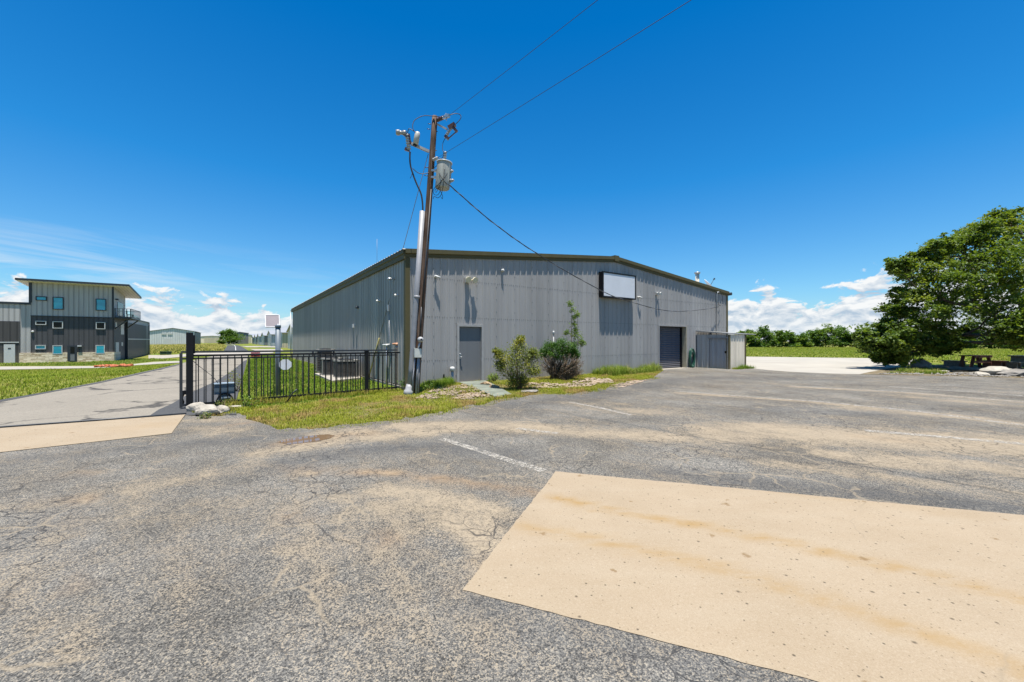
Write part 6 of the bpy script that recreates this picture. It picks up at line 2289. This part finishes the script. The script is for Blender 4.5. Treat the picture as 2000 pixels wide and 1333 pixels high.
chr_ = thing('patio_chair', 'dark patio chair standing on the balcony', 'chair', cha)
fc = Fr((cha.x, cha.y), D1)
MB().box(fc, -0.3, 0.3, -0.3, 0.3, zf + 0.40, zf + 0.46).build('seat', M['black'], chr_)
MB().box(fc, -0.3, 0.3, -0.34, -0.28, zf + 0.46, zf + 0.95).build('backrest', M['black'], chr_)
for sx in (-.26, .26):
    for sy in (-.26, .26):
        MB().box(fc, sx - .025, sx + .025, sy - .025, sy + .025, zf, zf + 0.40).build('leg', M['black'], chr_)

# orange netting bundle and green utility boxes
nt_ = thing('safety_netting', 'crumpled roll of orange safety netting lying on the pale path', 'netting', G(218, 717))
mb = MB()
rr = random.Random(12)
for j in range(3):
    pts = []
    for i in range(22):
        px_ = 184 + 73 * i / 21
        q = G(px_, 718.3 - 0.9 * (px_ - 184) / 73 - j * 0.5)
        pts.append(q + Vector((rr.uniform(-.08, .08), rr.uniform(-.12, .12), 0.10 + rr.uniform(-.06, .09))))
    mb.tube(pts, [rr.uniform(0.05, 0.13) for _ in range(22)], 6)
mb.build('roll', M['orange'], nt_)
for px_, wpx, lab in ((319, 13, 'left green utility cabinet in the golden field'), (330, 8, 'right narrower green utility cabinet in the golden field')):
    g_ = G(px_, 693.3)
    o = thing('utility_cabinet', lab, 'utility box', g_, 'green utility cabinets')
    f_ = Fr((g_.x, g_.y), D2)
    w = wpx / F * g_.y / 2 * 0.75
    h = 5.6 / F * g_.y
    MB().box(f_, -w, w, -0.8, 0, g_.z - 0.1, g_.z + h).build('cabinet', M['utilgreen'], o)
    MB().box(f_, -w - 0.04, w + 0.04, -0.84, 0.04, g_.z + h, g_.z + h + 0.07).build('lid', M['utilgreen'], o)


# ------------------------------------------------------------------ distant hangars
def hangar(label, o2, u, w, d, eave, peak, wm, rm, door=None, group=None, z=0.0, name='hangar', wm2=None):
    """gable front along u, going back d"""
    f_ = Fr(o2, u)
    o = thing(name, label, 'hangar', (o2[0], o2[1], z), group)
    mb = MB()
    mb.quad(f_.p(0, 0, z - .3), f_.p(w, 0, z - .3), f_.p(w, 0, z + eave), f_.p(w / 2, 0, z + peak), f_.p(0, 0, z + eave))
    mb.build('gable_wall', wm, o)
    mb = MB()
    mb.quad(f_.p(0, -d, z - .3), f_.p(w, -d, z - .3), f_.p(w, -d, z + eave), f_.p(w / 2, -d, z + peak), f_.p(0, -d, z + eave))
    mb.build('gable_wall', wm, o)
    for a in (0, w):
        MB().quad(f_.p(a, 0, z - .3), f_.p(a, -d, z - .3), f_.p(a, -d, z + eave), f_.p(a, 0, z + eave)).build('side_wall', wm2 or wm, o)
    rf_ = MB()
    t_ = 0.18
    for a0, a1, z0, z1 in ((-0.4, w / 2, eave - 0.4 * (peak - eave) / (w / 2), peak), (w / 2, w + 0.4, peak, eave - 0.4 * (peak - eave) / (w / 2))):
        rf_.hexa([f_.p(a0, 0.3, z + z0 + .02), f_.p(a1, 0.3, z + z1 + .02), f_.p(a1, -d - .3, z + z1 + .02), f_.p(a0, -d - .3, z + z0 + .02),
                  f_.p(a0, 0.3, z + z0 + t_), f_.p(a1, 0.3, z + z1 + t_), f_.p(a1, -d - .3, z + z1 + t_), f_.p(a0, -d - .3, z + z0 + t_)])
    rf_.build('roof', rm, o)
    if door:
        a0, a1, zt_, dm = door
        MB().box(f_, a0, a1, 0.01, 0.12, z - 0.1, z + zt_).build('door', dm, o)
    return o, f_


# big grey hangar
bg_ = G(290, 673.2)
u_ = D2
fb = Fr((bg_.x, bg_.y), u_)
wB = fb.px(383, 660)[0]
zpk = fb.px(335, 641.5)[1] - bg_.z
zev = fb.px(384, 648.5)[1] - bg_.z
a0, a1 = fb.px(319, 665)[0], fb.px(334.5, 665)[0]
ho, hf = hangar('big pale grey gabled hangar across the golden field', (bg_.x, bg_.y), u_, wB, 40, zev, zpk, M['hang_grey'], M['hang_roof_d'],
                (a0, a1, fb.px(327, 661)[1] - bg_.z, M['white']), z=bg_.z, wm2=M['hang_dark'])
for px_ in (320.5, 332.5):
    a = fb.px(px_, 651)[0]
    z = fb.px(px_, 651.5)[1]
    MB().box(hf, a - 0.9, a + 0.9, 0.01, 0.2, z - 0.6, z + 0.5).build('louvre', M['white'], ho)
MB().box(hf, wB - 0.6, wB + 0.1, 0.01, 0.2, bg_.z - .1, bg_.z + zev).build('corner_trim', M['hang_roof_d'], ho)
# dark sheds right behind it
g_ = G(386, 673)
hangar('dark taupe shed row tucked behind the big grey hangar', (g_.x, g_.y + 25), D2, 8.5, 30, 6.0, 6.6, M['hang_dark'], M['hang_roof_d'], z=0.3)
# beige ones beyond
for x0, x1, yt, yk, Y, lab in ((394, 436, 657.5, 656.5, 330, 'long beige flat-roofed hangar left of the far tree'), (462, 494, 655.5, 652.5, 300, 'beige gabled hangar right of the far tree')):
    g_ = at(x0, CY + H / Y * F, Y)
    f_ = Fr((g_.x, g_.y), (0.97, 0.24))
    w = f_.px(x1, 660)[0]
    hangar(lab, (g_.x, g_.y), (0.97, 0.24), w, 30, f_.px(x0, yt)[1], f_.px((x0 + x1) / 2, yk)[1], M['hang_beige'], M['hang_roof'],
           (w * 0.12, w * 0.88, f_.px(x0, yt)[1] * 0.8, M['hang_tan']), group='beige hangars in the far distance')
g_ = at(500, CY + H / 420 * F, 420)
hangar('faint beige hangar closing the far end of the road', (g_.x - 60, g_.y), (0.97, 0.24), 40, 30, 6.0, 7.2, M['hang_beige'], M['hang_roof'], group='beige hangars in the far distance')
# row facing the road on the right
s0 = 10.2
RW = [(88, 101, 'nearest beige gabled hangar just beyond the warehouse', 'hang_beige', 'hang_tan'), (113, 129, 'blue grey gabled hangar behind the solar post', 'hang_grey', 'hang_tan'),
      (145, 160, 'third gabled hangar of the row, with a blue grey side', 'hang_grey', 'hang_blue'), (178, 194, 'fourth gabled hangar of the row, with a dark side', 'hang_grey', 'hang_dark'),
      (210, 226, 'fifth small gabled hangar of the row', 'hang_grey', 'hang_blue'), (240, 256, 'sixth small gabled hangar of the row', 'hang_beige', 'hang_dark'), (270, 286, 'last tiny gabled hangar at the far end of the row', 'hang_grey', 'hang_dark')]
for e0, e1, lab, wm, sm_ in RW:
    # gable front faces the road (-D2); side wall faces the viewer
    o2 = (D2[0] * s0 + D1[0] * e1, D2[1] * s0 + D1[1] * e1)
    hangar(lab, o2, NV, e1 - e0, 16, 3.7, 5.0, M[wm], M['hang_roof'], (1.2, e1 - e0 - 1.2, 2.9, M['white']), 'gabled hangars in a row along the road', 0.0, 'hangar', M[sm_])
